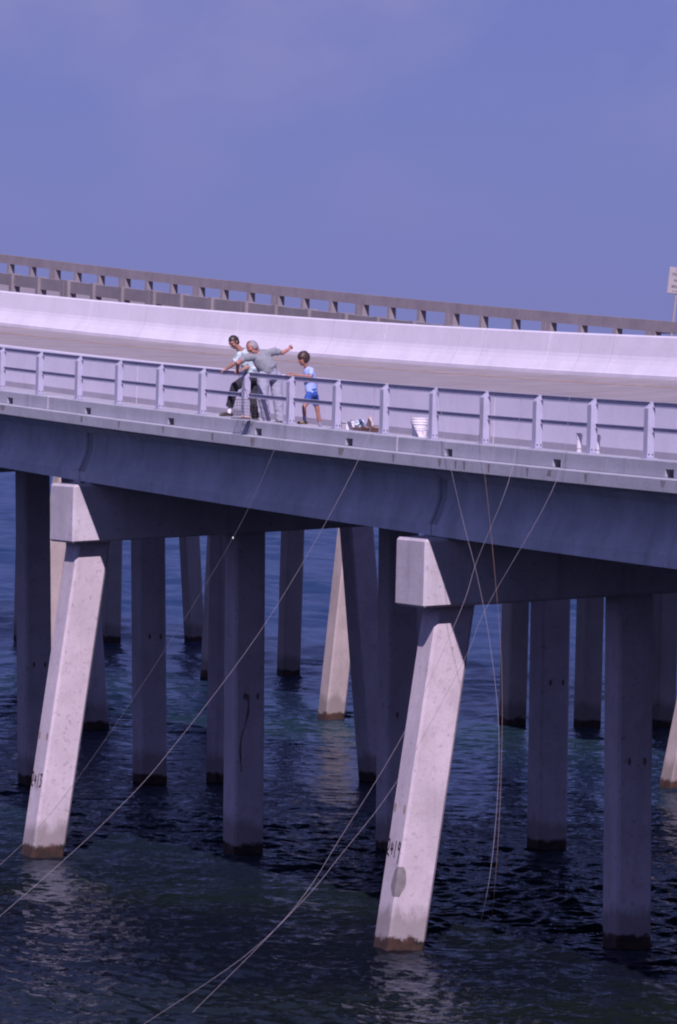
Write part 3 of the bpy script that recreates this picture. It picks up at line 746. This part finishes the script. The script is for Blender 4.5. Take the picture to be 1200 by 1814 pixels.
mb.tube([top, (top + hand) / 2 + Vector((0, 0, -.02)), hand], .005, 5); mb.build('rope', M['darkwire'], r)

# fishing lines
LLAB = {'l1': 'thin nylon line with a white float, running down left behind the pile painted 2413', 'l2': 'thin nylon line crossing down left in front of the pile painted 2413',
        'l3': 'whiter nylon line of the two that meet in front of the pile painted 2419', 'l4': 'pale nylon line starting farthest right on the ledge, curving to the bottom edge',
        'l5': 'white nylon line bowing down right of the pile painted 2419', 'l6': 'faint brown nylon line hanging beside the bowed white line'}
def smooth(pts, n=8):
    P = [Vector(p) for p in pts]; o = []
    for i in range(len(P) - 1):
        p0, p1, p2, p3 = P[max(i - 1, 0)], P[i], P[i + 1], P[min(i + 2, len(P) - 1)]
        for k in range(n):
            t = k / n; o.append(.5 * ((2 * p1) + (-p0 + p2) * t + (2 * p0 - 5 * p1 + 4 * p2 - p3) * t * t + (-p0 + 3 * p1 - 3 * p2 + p3) * t ** 3))
    o.append(P[-1]); return o
for k, pts in LINES.items():
    mb = MB(); mb.tube(smooth(pts), {'l1': .0034, 'l5': .0034, 'l6': .0030}.get(k, .0031), 6); o = mb.build('fishing_line', M['linebrown' if k == 'l6' else 'line']); tag(o, LLAB[k], 'fishing line', 'fishing lines below the bridge')
for k, t in (('l1', 3),):
    p = Vector(LINES[k][t]); bm = bmesh.new(); bmesh.ops.create_uvsphere(bm, u_segments=12, v_segments=8, radius=.016)
    for v in bm.verts: v.co = Vector((v.co.x, v.co.y, v.co.z * 1.5)) + p
    me = bpy.data.meshes.new('sinker'); bm.to_mesh(me); bm.free(); o = fin('sinker', me, M['white'], None, True); tag(o, 'small white float on the line below the old man', 'float')

# road sign beyond the old bridge's far railing
sg_u = Vector(fplan(-6.50, 15.0)).to_3d(); sg = empty('road_sign', (sg_u.x, sg_u.y, 11.4)); tag(sg, 'leaning white rectangular sign about fishing from the bridge, cut by the right edge', 'sign')
lean = Matrix.Rotation(math.radians(5.2), 4, 'Y')
SR = Matrix.Translation((sg_u.x, sg_u.y, 13.42)) @ Matrix.Rotation(math.radians(12), 4, 'Z') @ lean
def sbox(name, c, d, mat, bv=0):
    mb = MB(); mb.box(c, d); mb.v = [tuple(SR @ Vector(v)) for v in mb.v]; o = mb.build(name, mat, sg); return bevel(o, bv, 2) if bv else o
sbox('board', (0, 0, 0), (.62, .012, .84), M['signwhite'], .004); sbox('board_edge', (0, .012, 0), (.64, .010, .86), M['signedge'])
sbox('post', (0, .045, -.95), (.07, .05, 2.6), M['signpost'])
def text(txt, size, x, z):
    cu = bpy.data.curves.new('t', 'FONT'); cu.body = txt; cu.size = size; cu.align_x = 'CENTER'; cu.align_y = 'CENTER'; cu.offset = size * .02
    to = bpy.data.objects.new('t', cu); C.objects.link(to); bpy.context.view_layer.update()
    me = bpy.data.meshes.new_from_object(to.evaluated_get(bpy.context.evaluated_depsgraph_get())); bpy.data.objects.remove(to)
    Rm = SR @ Matrix.Translation((x, -.009, z)) @ Matrix.Rotation(math.pi / 2, 4, 'X')
    me.transform(Rm); return fin('lettering', me, M['letter'], sg)
text('NO', .11, 0, .33); text('FISHING', .125, .02, .19); text('FROM', .125, .02, -.01); text('BRIDGE', .13, .02, -.20); text('or sidewalk', .075, .02, -.345)
# low white frame beside the sign
q0 = Vector((*fplan(-8.6, 15.2), 0)); q1 = Vector((*fplan(-6.75, 15.2), 0)); zt_ = 11.78
fr = empty('barrier_frame', (q1.x, q1.y, 10.9)); tag(fr, 'low pale metal frame under the old bridge railing at the right edge', 'frame')
mb = MB(); mb.tube([(q0.x, q0.y, zt_), (q1.x, q1.y, zt_)], .05, 8); mb.build('crossbar', M['signwhite'], fr)
for q in (q0, q1):
    mb = MB(); mb.tube([(q.x, q.y, 10.8), (q.x, q.y, zt_)], .04, 8); mb.build('leg', M['signwhite'], fr)

# ------------------------------------------------------------------ people
def skinmat(name, col): 
    m = plain(name, col, .55, var=.10, scale=9); return m
M['skin'] = skinmat('sunburnt skin', (.38, .165, .13)); M['skin2'] = skinmat('tanned skin', (.34, .17, .13)); M['skin3'] = skinmat('tanned child skin', (.32, .15, .115))
M['hairgrey'] = plain('grey hair', (.28, .26, .30), .7, var=.25, scale=40); M['hairdark'] = plain('dark brown hair', (.03, .018, .016), .5, var=.3, scale=40)
M['hairbrown'] = plain('brown hair', (.045, .022, .018), .5, var=.35, scale=40)
M['greyshirt'] = plain('grey cotton', (.24, .25, .28), .95, var=.08, scale=14, bump=.2); M['greypants'] = plain('light grey trousers', (.33, .33, .42), .95, var=.08, scale=10, bump=.2)
M['darkpants'] = plain('black trousers', (.025, .022, .032), .9, var=.2); M['blueshorts'] = plain('bright blue shorts', (.02, .075, .33), .8, var=.15)
M['ltshirt'] = plain('light blue cotton', (.36, .45, .80), .95, var=.08, scale=14, bump=.2)
M['sock'] = plain('white cotton', (.78, .74, .8), .9); M['greysock'] = plain('grey blue sock', (.25, .26, .36), .9)
M['shoedark'] = plain('dark brown leather', (.045, .03, .028), .5); M['shoetan'] = plain('tan suede', (.23, .16, .09), .85)
M['eye'] = plain('dark eye', (.02, .015, .015), .3); M['lip'] = plain('lips', (.22, .08, .07), .6); M['metal'] = plain('watch metal', (.75, .74, .75), .25, .9)
def patterned():
    m, n, b = newmat('white and green patterned cotton'); g = node(n, 'ShaderNodeTexCoord').outputs['Object']
    wv = node(n, 'ShaderNodeTexVoronoi'); wv.inputs['Scale'].default_value = 16; n.links.new(g, wv.inputs['Vector'])
    c = mix(n, ramp(n, wv.outputs['Distance'], .18, .5), (.17, .28, .32), (.50, .56, .60)); n.links.new(c, b.inputs['Base Color']); b.inputs['Roughness'].default_value = .95; return m
M['pattern'] = patterned()

def lerp(a, b, t): return a + (b - a) * t
class Solid:
    # union of tapered capsules and ellipsoids, voxel-remeshed into one continuous skin
    def __init__(s): s.bm = bmesh.new()
    def ell(s, c, r, rot=None, seg=20):
        q = bmesh.ops.create_uvsphere(s.bm, u_segments=seg, v_segments=seg // 2 + 2, radius=1)['verts']
        Mx = Matrix.Translation(c) @ (rot.to_matrix().to_4x4() if rot else Matrix.Identity(4)) @ Matrix.Diagonal((*(r if hasattr(r, '__len__') else (r, r, r)), 1))
        for v in q: v.co = Mx @ v.co
    def cap(s, a, b, ra, rb, sx=1.0, axis=None, n=14):
        a, b = Vector(a), Vector(b); t = (b - a); L = t.length
        if L < 1e-5: return
        t.normalize(); up = Vector(axis) if axis is not None else (Vector((0, 1, 0)) if abs(t.y) < .9 else Vector((1, 0, 0)))
        e1 = (up - t * up.dot(t)).normalized(); e2 = t.cross(e1)
        rings = []
        for k in range(-4, 13):
            if k < 0: ang = math.pi / 2 * (-k / 4); c = a - t * ra * math.sin(ang); r = ra * math.cos(ang)
            elif k > 8: ang = math.pi / 2 * ((k - 8) / 4); c = b + t * rb * math.sin(ang); r = rb * math.cos(ang)
            else: c = a.lerp(b, k / 8); r = lerp(ra, rb, k / 8)
            r = max(r, .0004)
            rings.append([s.bm.verts.new(c + r * (e1 * math.cos(2 * math.pi * j / n) + sx * e2 * math.sin(2 * math.pi * j / n))) for j in range(n)])
        for i in range(len(rings) - 1):
            for j in range(n): s.bm.faces.new((rings[i][j], rings[i][(j + 1) % n], rings[i + 1][(j + 1) % n], rings[i + 1][j]))
        s.bm.faces.new(rings[0][::-1]); s.bm.faces.new(rings[-1])
    def chain(s, pts, rs, **kw):
        for a, b, ra, rb in zip(pts[:-1], pts[1:], rs[:-1], rs[1:]): s.cap(a, b, ra, rb, **kw)
    def build(s, name, mat, parent, vox=.012, sm=3, wrinkle=0.0, cut=None, wscale=9):
        bmesh.ops.recalc_face_normals(s.bm, faces=s.bm.faces)
        me = bpy.data.meshes.new(name); s.bm.to_mesh(me); s.bm.free()
        o = bpy.data.objects.new(name, me); C.objects.link(o)
        r = o.modifiers.new('r', 'REMESH'); r.mode = 'VOXEL'; r.voxel_size = vox
        if sm: q = o.modifiers.new('s', 'SMOOTH'); q.iterations = sm; q.factor = .5
        bpy.context.view_layer.update()
        m2 = bpy.data.meshes.new_from_object(o.evaluated_get(bpy.context.evaluated_depsgraph_get())); bpy.data.objects.remove(o); m2.name = name
        if wrinkle or cut:
            bm = bmesh.new(); bm.from_mesh(m2)
            if wrinkle:
                for v in bm.verts:
                    d = mnoise.noise(Vector((v.co.x * wscale, v.co.y * wscale, v.co.z * wscale * 1.8))) + .5 * mnoise.noise(v.co * wscale * 2.6)
                    v.co += v.normal * d * wrinkle
            if cut: bmesh.ops.delete(bm, geom=[v for v in bm.verts if cut(v.co)], context='VERTS')
            bm.to_mesh(m2); bm.free()
        return fin(name, m2, mat, parent, True)
def hand(S, wrist, dirn, palm_n, size=1.0, curl=.5, side=1):
    # palm with four fingers of different lengths, two bends each, and a thumb from its side
    d = Vector(dirn).normalized(); nrm = Vector(palm_n); nrm = (nrm - d * nrm.dot(d)).normalized(); lat = d.cross(nrm) * side
    w_ = Vector(wrist); S.cap(w_ + d * .02 * size, w_ + d * .075 * size, .026 * size, .036 * size, sx=.55, axis=lat)
    k = w_ + d * .085 * size
    for i, (o, L) in enumerate(((-.030, .070), (-.010, .082), (.010, .076), (.029, .060))):
        b = k + lat * o * size; r = .0098 * size
        d1 = (d * math.cos(curl) + nrm * math.sin(curl)); d2 = (d * math.cos(curl * 2.1) + nrm * math.sin(curl * 2.1)); d3 = (d * math.cos(curl * 2.9) + nrm * math.sin(curl * 2.9))
        p1 = b + d1 * L * .45 * size; p2 = p1 + d2 * L * .32 * size; p3 = p2 + d3 * L * .23 * size
        S.chain([b - d * .02 * size, b, p1, p2, p3], [r, r, r * .95, r * .9, r * .75], n=8)
    tb = w_ + d * .035 * size - lat * .028 * size; t1 = tb + (-lat * .7 + d * .55 + nrm * .25).normalized() * .035 * size; t2 = t1 + (-lat * .2 + d * .8 + nrm * .5).normalized() * .028 * size
    S.chain([tb, t1, t2], [.013 * size, .0115 * size, .009 * size], n=8)
def face_frame(fwd, up):
    f = Vector(fwd).normalized(); u_ = Vector(up); u_ = (u_ - f * u_.dot(f)).normalized(); r_ = f.cross(u_)
    return f, u_, r_
def head(S, c, fwd, up, k):
    f, u_, r_ = face_frame(fwd, up); c = Vector(c); R_ = Matrix((r_, f, u_)).transposed().to_quaternion()
    S.ell(c + u_ * .02 * k - f * .012 * k, (.078 * k, .096 * k, .098 * k), R_)                  # skull
    S.ell(c - u_ * .052 * k + f * .022 * k, (.058 * k, .062 * k, .062 * k), R_)                  # jaw
    S.ell(c - u_ * .098 * k + f * .055 * k, (.026 * k, .024 * k, .022 * k), R_, 12)              # chin
    S.cap(c + u_ * .012 * k + f * .082 * k, c - u_ * .030 * k + f * .106 * k, .010 * k, .016 * k)  # nose
    S.cap(c + u_ * .026 * k + f * .078 * k - r_ * .045 * k, c + u_ * .026 * k + f * .078 * k + r_ * .045 * k, .013 * k, .013 * k)   # brow
    for sg_ in (-1, 1):
        S.ell(c + r_ * sg_ * .080 * k - f * .008 * k - u_ * .005 * k, (.012 * k, .020 * k, .032 * k), R_, 12)
        S.ell(c + r_ * sg_ * .042 * k + f * .066 * k - u_ * .030 * k, (.022 * k, .02 * k, .022 * k), R_, 12)
    S.cap(c - u_ * .066 * k + f * .088 * k - r_ * .018 * k, c - u_ * .066 * k + f * .088 * k + r_ * .018 * k, .008 * k, .008 * k)
def face_bits(c, fwd, up, k, parent):
    f, u_, r_ = face_frame(fwd, up); c = Vector(c)
    for sg_ in (-1, 1):
        bm = bmesh.new(); bmesh.ops.create_uvsphere(bm, u_segments=10, v_segments=6, radius=1)
        for v in bm.verts: v.co = c + r_ * (sg_ * .033 * k + v.co.x * .014 * k) + f * (.083 * k + v.co.y * .008 * k) + u_ * (.004 * k + v.co.z * .008 * k)
        me = bpy.data.meshes.new('eye'); bm.to_mesh(me); bm.free(); fin('eye', me, M['eye'], parent, True)
    mb = MB(); mb.tube([c - u_ * .066 * k + f * .094 * k - r_ * .024 * k, c - u_ * .067 * k + f * .0985 * k, c - u_ * .066 * k + f * .094 * k + r_ * .024 * k], .0045 * k, 6); mb.build('mouth', M['lip'], parent)
def hair(c, fwd, up, k, mat, parent, front=.0, low=-.03, thick=.012, top=0.0, bald=0.0):
    f, u_, r_ = face_frame(fwd, up); c = Vector(c); R_ = Matrix((r_, f, u_)).transposed().to_quaternion()
    S = Solid(); S.ell(c + u_ * (.022 + top) * k - f * .016 * k, ((.078 + thick) * k, (.097 + thick) * k, (.098 + thick) * k), R_, 28)
    S.ell(c - u_ * .03 * k - f * .05 * k, ((.066 + thick) * k, .05 * k, .07 * k), R_, 20)
    def cut(p):
        q = p - c; x, y, z = q.dot(r_) / k, q.dot(f) / k, q.dot(u_) / k
        jit = .006 * mnoise.noise(p * 60)
        if z < -.075 + jit: return True
        line = .055 - front + .35 * bald * abs(x)                       # hairline at the forehead
        if y > .02 and z < line + .25 * (.085 - abs(x)) * .4 + jit and y > .035: return True
        if y > -.005 and z < low + jit + max(0, (y)) * .9: return True
        if bald and z > .06 and y > -.02 and (x / .06) ** 2 + ((y - .03) / .07) ** 2 < bald: return True
        return False
    S.build('hair', mat, parent, .009, 2, .005, cut, 26)
def shoe(parent, ank, toe, mat, k=1.0, name='shoe'):
    a, t = Vector(ank), Vector(toe); d = (t - a); d.z = 0; d.normalize(); S = Solid()
    sole = t.z
    h = Vector((a.x, a.y, sole)) - d * .055 * k; tt = Vector((a.x, a.y, sole)) + d * .20 * k
    S.chain([h + Vector((0, 0, .035 * k)), h + d * .08 * k + Vector((0, 0, .045 * k)), tt - d * .06 * k + Vector((0, 0, .034 * k)), tt - d * .015 * k + Vector((0, 0, .026 * k))], [.036 * k, .040 * k, .040 * k, .026 * k])
    S.cap(h + d * .05 * k + Vector((0, 0, .05 * k)), h + d * .05 * k + Vector((0, 0, .085 * k)), .042 * k, .038 * k)
    lo_ = sole
    return S.build(name, mat, parent, .008, 2, 0, lambda p: p.z < lo_ - .002)
def torso(S, J, k, grow=0.0, low=True, belly=0.0, wide=1.0):
    V = {n_: Vector(p) for n_, p in J.items()}
    sh = (V['shR'] - V['shL']); ax = sh.normalized()
    sp = [V['pelvis'], V['waist'], V['chest'], V['neck'] - (V['neck'] - V['chest']) * .3]
    hx = (V['hipR'] - V['hipL']).normalized()
    wv = [.160, .150 + belly * .5, .175, .085]; dv = [.120, .115 + belly, .125, .07]
    N = 12; pts = []
    for i in range(3):
        for q in range(9):
            t = q / 9; pts.append((sp[i].lerp(sp[i + 1], t), lerp(wv[i], wv[i + 1], t), lerp(dv[i], dv[i + 1], t), hx.lerp(ax, min(1, (i + t) / 2))))
    for (c, w_, d_, a_) in pts:
        tdir = (sp[3] - sp[0]).normalized(); x = (a_ - tdir * a_.dot(tdir)).normalized(); y = tdir.cross(x)
        S.ell(c, ((w_ * k * wide + grow), (d_ * k + grow), .075 * k + grow), Matrix((x, y, tdir)).transposed().to_quaternion())
    S.cap(V['shL'], V['shR'], .062 * k + grow, .062 * k + grow)
    for sh_ in ('shL', 'shR'): S.cap(V['chest'].lerp(V['neck'], .35), V[sh_], .085 * k + grow, .060 * k + grow)
    return V
def person(key, label, k, skin, hairmat, shirt, pants, opts):
    base, J = PEOPLE[key]; B = Vector(base)
    J = {n_: B + Vector(p) for n_, p in J.items()}
    for n_ in ('anL', 'anR'):
        J[n_].z = max(J[n_].z, B.z + .085 * k)
    root = empty('person', B); tag(root, label, 'person', 'people fishing on the footway')
    S = Solid(); torso(S, J, k, -.006, belly=opts.get('belly', 0))
    hd = J['head']; fw = opts['fwd']; up = (hd - J['neck']).normalized(); up = opts.get('up', up)
    S.cap(J['neck'] - (J['neck'] - J['chest']) * .25, hd - Vector(up) * .04, .062 * k, .052 * k)
    hk = opts.get('hk', k); head(S, hd, fw, up, hk)
    for s_ in 'LR':
        S.chain([J['sh' + s_], J['el' + s_].lerp(J['sh' + s_], .5), J['el' + s_]], [.056 * k, .050 * k, .042 * k])
        S.chain([J['el' + s_], J['el' + s_].lerp(J['ha' + s_], .35), J['ha' + s_]], [.041 * k, .042 * k, .028 * k])
        dv = opts.get('hand' + s_, (J['ha' + s_] - J['el' + s_], (0, 0, -1), .5))
        hand(S, J['ha' + s_] - Vector(dv[0]).normalized() * .02, dv[0], dv[1], k if k > .9 else k * 1.05, dv[2], opts.get('side' + s_, 1))
        S.chain([J['hip' + s_], J['kn' + s_].lerp(J['hip' + s_], .5), J['kn' + s_]], [.088 * k, .074 * k, .056 * k])
        S.chain([J['kn' + s_], J['kn' + s_].lerp(J['an' + s_], .35), J['an' + s_]], [.054 * k, .056 * k, .036 * k])
    S.build('body', skin, root, .008, 2)
    face_bits(hd, fw, up, hk, root)
    hair(hd, fw, up, hk, hairmat, root, **opts.get('hair', {}))
    # shirt
    S = Solid(); JJ = dict(J); torso(S, JJ, k, .012, belly=opts.get('belly', 0))
    for s_ in 'LR':
        e = J['sh' + s_].lerp(J['el' + s_], opts.get('sleeve', .72)); S.cap(J['sh' + s_], e, .068 * k, .066 * k)
    hem = opts.get('hem', 0.0); pl_, wd = J['pelvis'], (J['waist'] - J['pelvis']).normalized()
    S.cap(pl_ + wd * .06, pl_ - wd * hem, .0, .0) if False else None
    ndir = (Vector(up)); nc = J['neck']; 
    def scut(p):
        if (p - pl_).dot(wd) < -hem: return True
        q = p - (J['neck'] + (hd - J['neck']) * .12); return (q.length < .085 * k) or ((p - J['neck']).dot(up) > .05 * k and (p - J['neck']).length < .16 * k)
    S.build('shirt', shirt, root, .010, 6, .010, scut, 7)
    # trousers or shorts
    S = Solid(); full = opts.get('full', True)
    tdir = wd
    hx = (J['hipR'] - J['hipL']).normalized(); x = (hx - tdir * hx.dot(tdir)).normalized(); y = tdir.cross(x)
    for t in (-.5, 0, .5, 1.0):
        S.ell(J['pelvis'].lerp(J['waist'], t * .6), (.162 * k, (.128 + opts.get('belly', 0) * .6) * k, .08 * k), Matrix((x, y, tdir)).transposed().to_quaternion())
    for s_ in 'LR':
        lw = opts.get('legw', 1.0)
        if full:
            S.chain([J['hip' + s_], J['kn' + s_].lerp(J['hip' + s_], .5), J['kn' + s_]], [.108 * k * lw, .094 * k * lw, .082 * k * lw])
            hemp = J['an' + s_] + Vector((0, 0, opts.get('cuff' + s_, .0)))
            S.chain([J['kn' + s_], J['kn' + s_].lerp(hemp, .5), hemp], [.082 * k * lw, .076 * k * lw, .070 * k * lw])
        else:
            S.cap(J['hip' + s_], J['hip' + s_].lerp(J['kn' + s_], opts.get('short', .55)), .102 * k, .092 * k)
    wtop = opts.get('wtop', .75)
    def pcut(p):
        if (p - J['pelvis'].lerp(J['waist'], wtop)).dot(wd) > 0: return True
        for s_ in 'LR':
            if full:
                hemp = J['an' + s_] + Vector((0, 0, opts.get('cuff' + s_, .0))); dd = (hemp - J['kn' + s_]).normalized()
                if (p - hemp).dot(dd) > 0 and (p - hemp).length < .13 * k: return True
            else:
                e = J['hip' + s_].lerp(J['kn' + s_], opts.get('short', .55)); dd = (J['kn' + s_] - J['hip' + s_]).normalized()
                if (p - e).dot(dd) > .01 and (p - e).length < .13 * k: return True
        return False
    S.build('trousers' if full else 'shorts', pants, root, .010, 3, .008, pcut, 8)
    for s_ in 'LR':
        toe = J.get('to' + s_)
        if toe is None: d_ = Vector(opts.get('toe' + s_, (-.6, -.6, 0))).normalized(); toe = Vector((J['an' + s_].x, J['an' + s_].y, B.z + .002)) + d_ * .2 * k
        else: toe = Vector((toe.x, toe.y, max(toe.z - opts.get('toedrop' + s_, 0), B.z)))
        shoe(root, J['an' + s_] if 'to' + s_ not in J else Vector((J['an' + s_].x, J['an' + s_].y, 0)), toe, opts['shoe'], k)
        if 'sock' in opts:
            S = Solid(); S.cap(J['an' + s_].lerp(J['kn' + s_], opts.get('sockh', .3)), Vector((J['an' + s_].x, J['an' + s_].y, toe.z + .07)), .050 * k, .044 * k); S.build('sock', opts['sock'], root, .008, 1)
    return root, J
man, JM = person('man_grey', 'grey haired man in grey shirt bending over the rail, one arm flung out', 1.0, M['skin'], M['hairgrey'], M['greyshirt'], M['greypants'],
    dict(fwd=(-.50, -.62, -.74), up=(-.50, -.25, .62), hk=1.16, belly=.07, legw=1.22, hair=dict(bald=.9, low=-.035), shoe=M['shoedark'], toeL=(-.8, -.5, 0), toeR=(-.8, -.5, 0), sleeve=.46, wtop=1.0, hem=-.03,
         handR=((.75, .1, .45), (-.4, -.7, .5), 1.05), handL=((-.35, -.1, -.75), (-.3, .5, -.5), .9), sideL=-1))
mb = MB(); c0 = JM['neck'].lerp(JM['chest'], .25) + Vector((-.06, -.13, -.02)); mb.tube([c0 + Vector((-.05, .04, .07)), c0, c0 + Vector((.06, .0, .08))], .004, 5); mb.build('neck_cord', M['metal'], man)
man2, J2 = person('man_pattern', 'dark haired man in white patterned shirt and black trousers, one foot up on the kerb', .98, M['skin2'], M['hairdark'], M['pattern'], M['darkpants'],
    dict(fwd=(-.62, -.58, -.58), up=(-.45, -.2, .8), hk=1.04, legw=1.08, belly=.02, hair=dict(low=-.03, thick=.010), shoe=M['shoedark'], sock=M['sock'], sockh=.35, toeL=(-.9, -.4, 0), toeR=(-.8, -.4, 0), cuffL=.05, sleeve=.62, wtop=1.0, hem=-.02,
         handR=((-.8, -.1, -.25), (0, .1, -1), .55), handL=((-.8, -.1, -.2), (0, .1, -1), .5), sideL=-1))
S = Solid(); d_ = (J2['haL'] - J2['elL']).normalized(); c0 = J2['haL'] - d_ * .03; mb = MB(); mb.tube([c0 - d_ * .012, c0 + d_ * .012], .036, 14); w_ = mb.build('wristwatch', M['metal'], man2)
boy, JB = person('boy', 'boy in light blue shirt and blue shorts leaning on the rail', .74, M['skin3'], M['hairbrown'], M['ltshirt'], M['blueshorts'],
    dict(fwd=(-.86, -.38, -.18), up=(-.12, -.05, .95), hk=1.0, belly=.03, hair=dict(low=-.06, thick=.026, top=.012, front=.03), shoe=M['shoetan'], sock=M['greysock'], sockh=.22, toeR=(-.8, -.4, 0), full=False, short=.62, sleeve=.55, hem=.10,
         handR=((-.9, -.1, .0), (0, .2, -1), .6), handL=((-.9, -.1, .05), (0, .2, -1), .7), sideL=-1))
p = JB['haR'] + Vector((-.02, -.02, -.10)); r = empty('hand_reel', p); tag(r, 'small dark hand line reel below the boy\'s hands', 'reel')
mb = MB(); Rr = Matrix.Translation(p) @ Matrix.Rotation(1.2, 4, 'Y'); 
mb.lathe((0, 0, 0), [(.045, -.03), (.045, -.022), (.028, -.02), (.028, .02), (.045, .022), (.045, .03)], 16); mb.v = [tuple(Rr @ Vector(v)) for v in mb.v]; mb.build('spool', M['black'], r)
mb = MB(); mb.tube([p, p + Vector((.0, .0, .05)), JB['haR'] + Vector((-.03, 0, .0))], .004, 5); mb.build('line_end', M['line'], r)
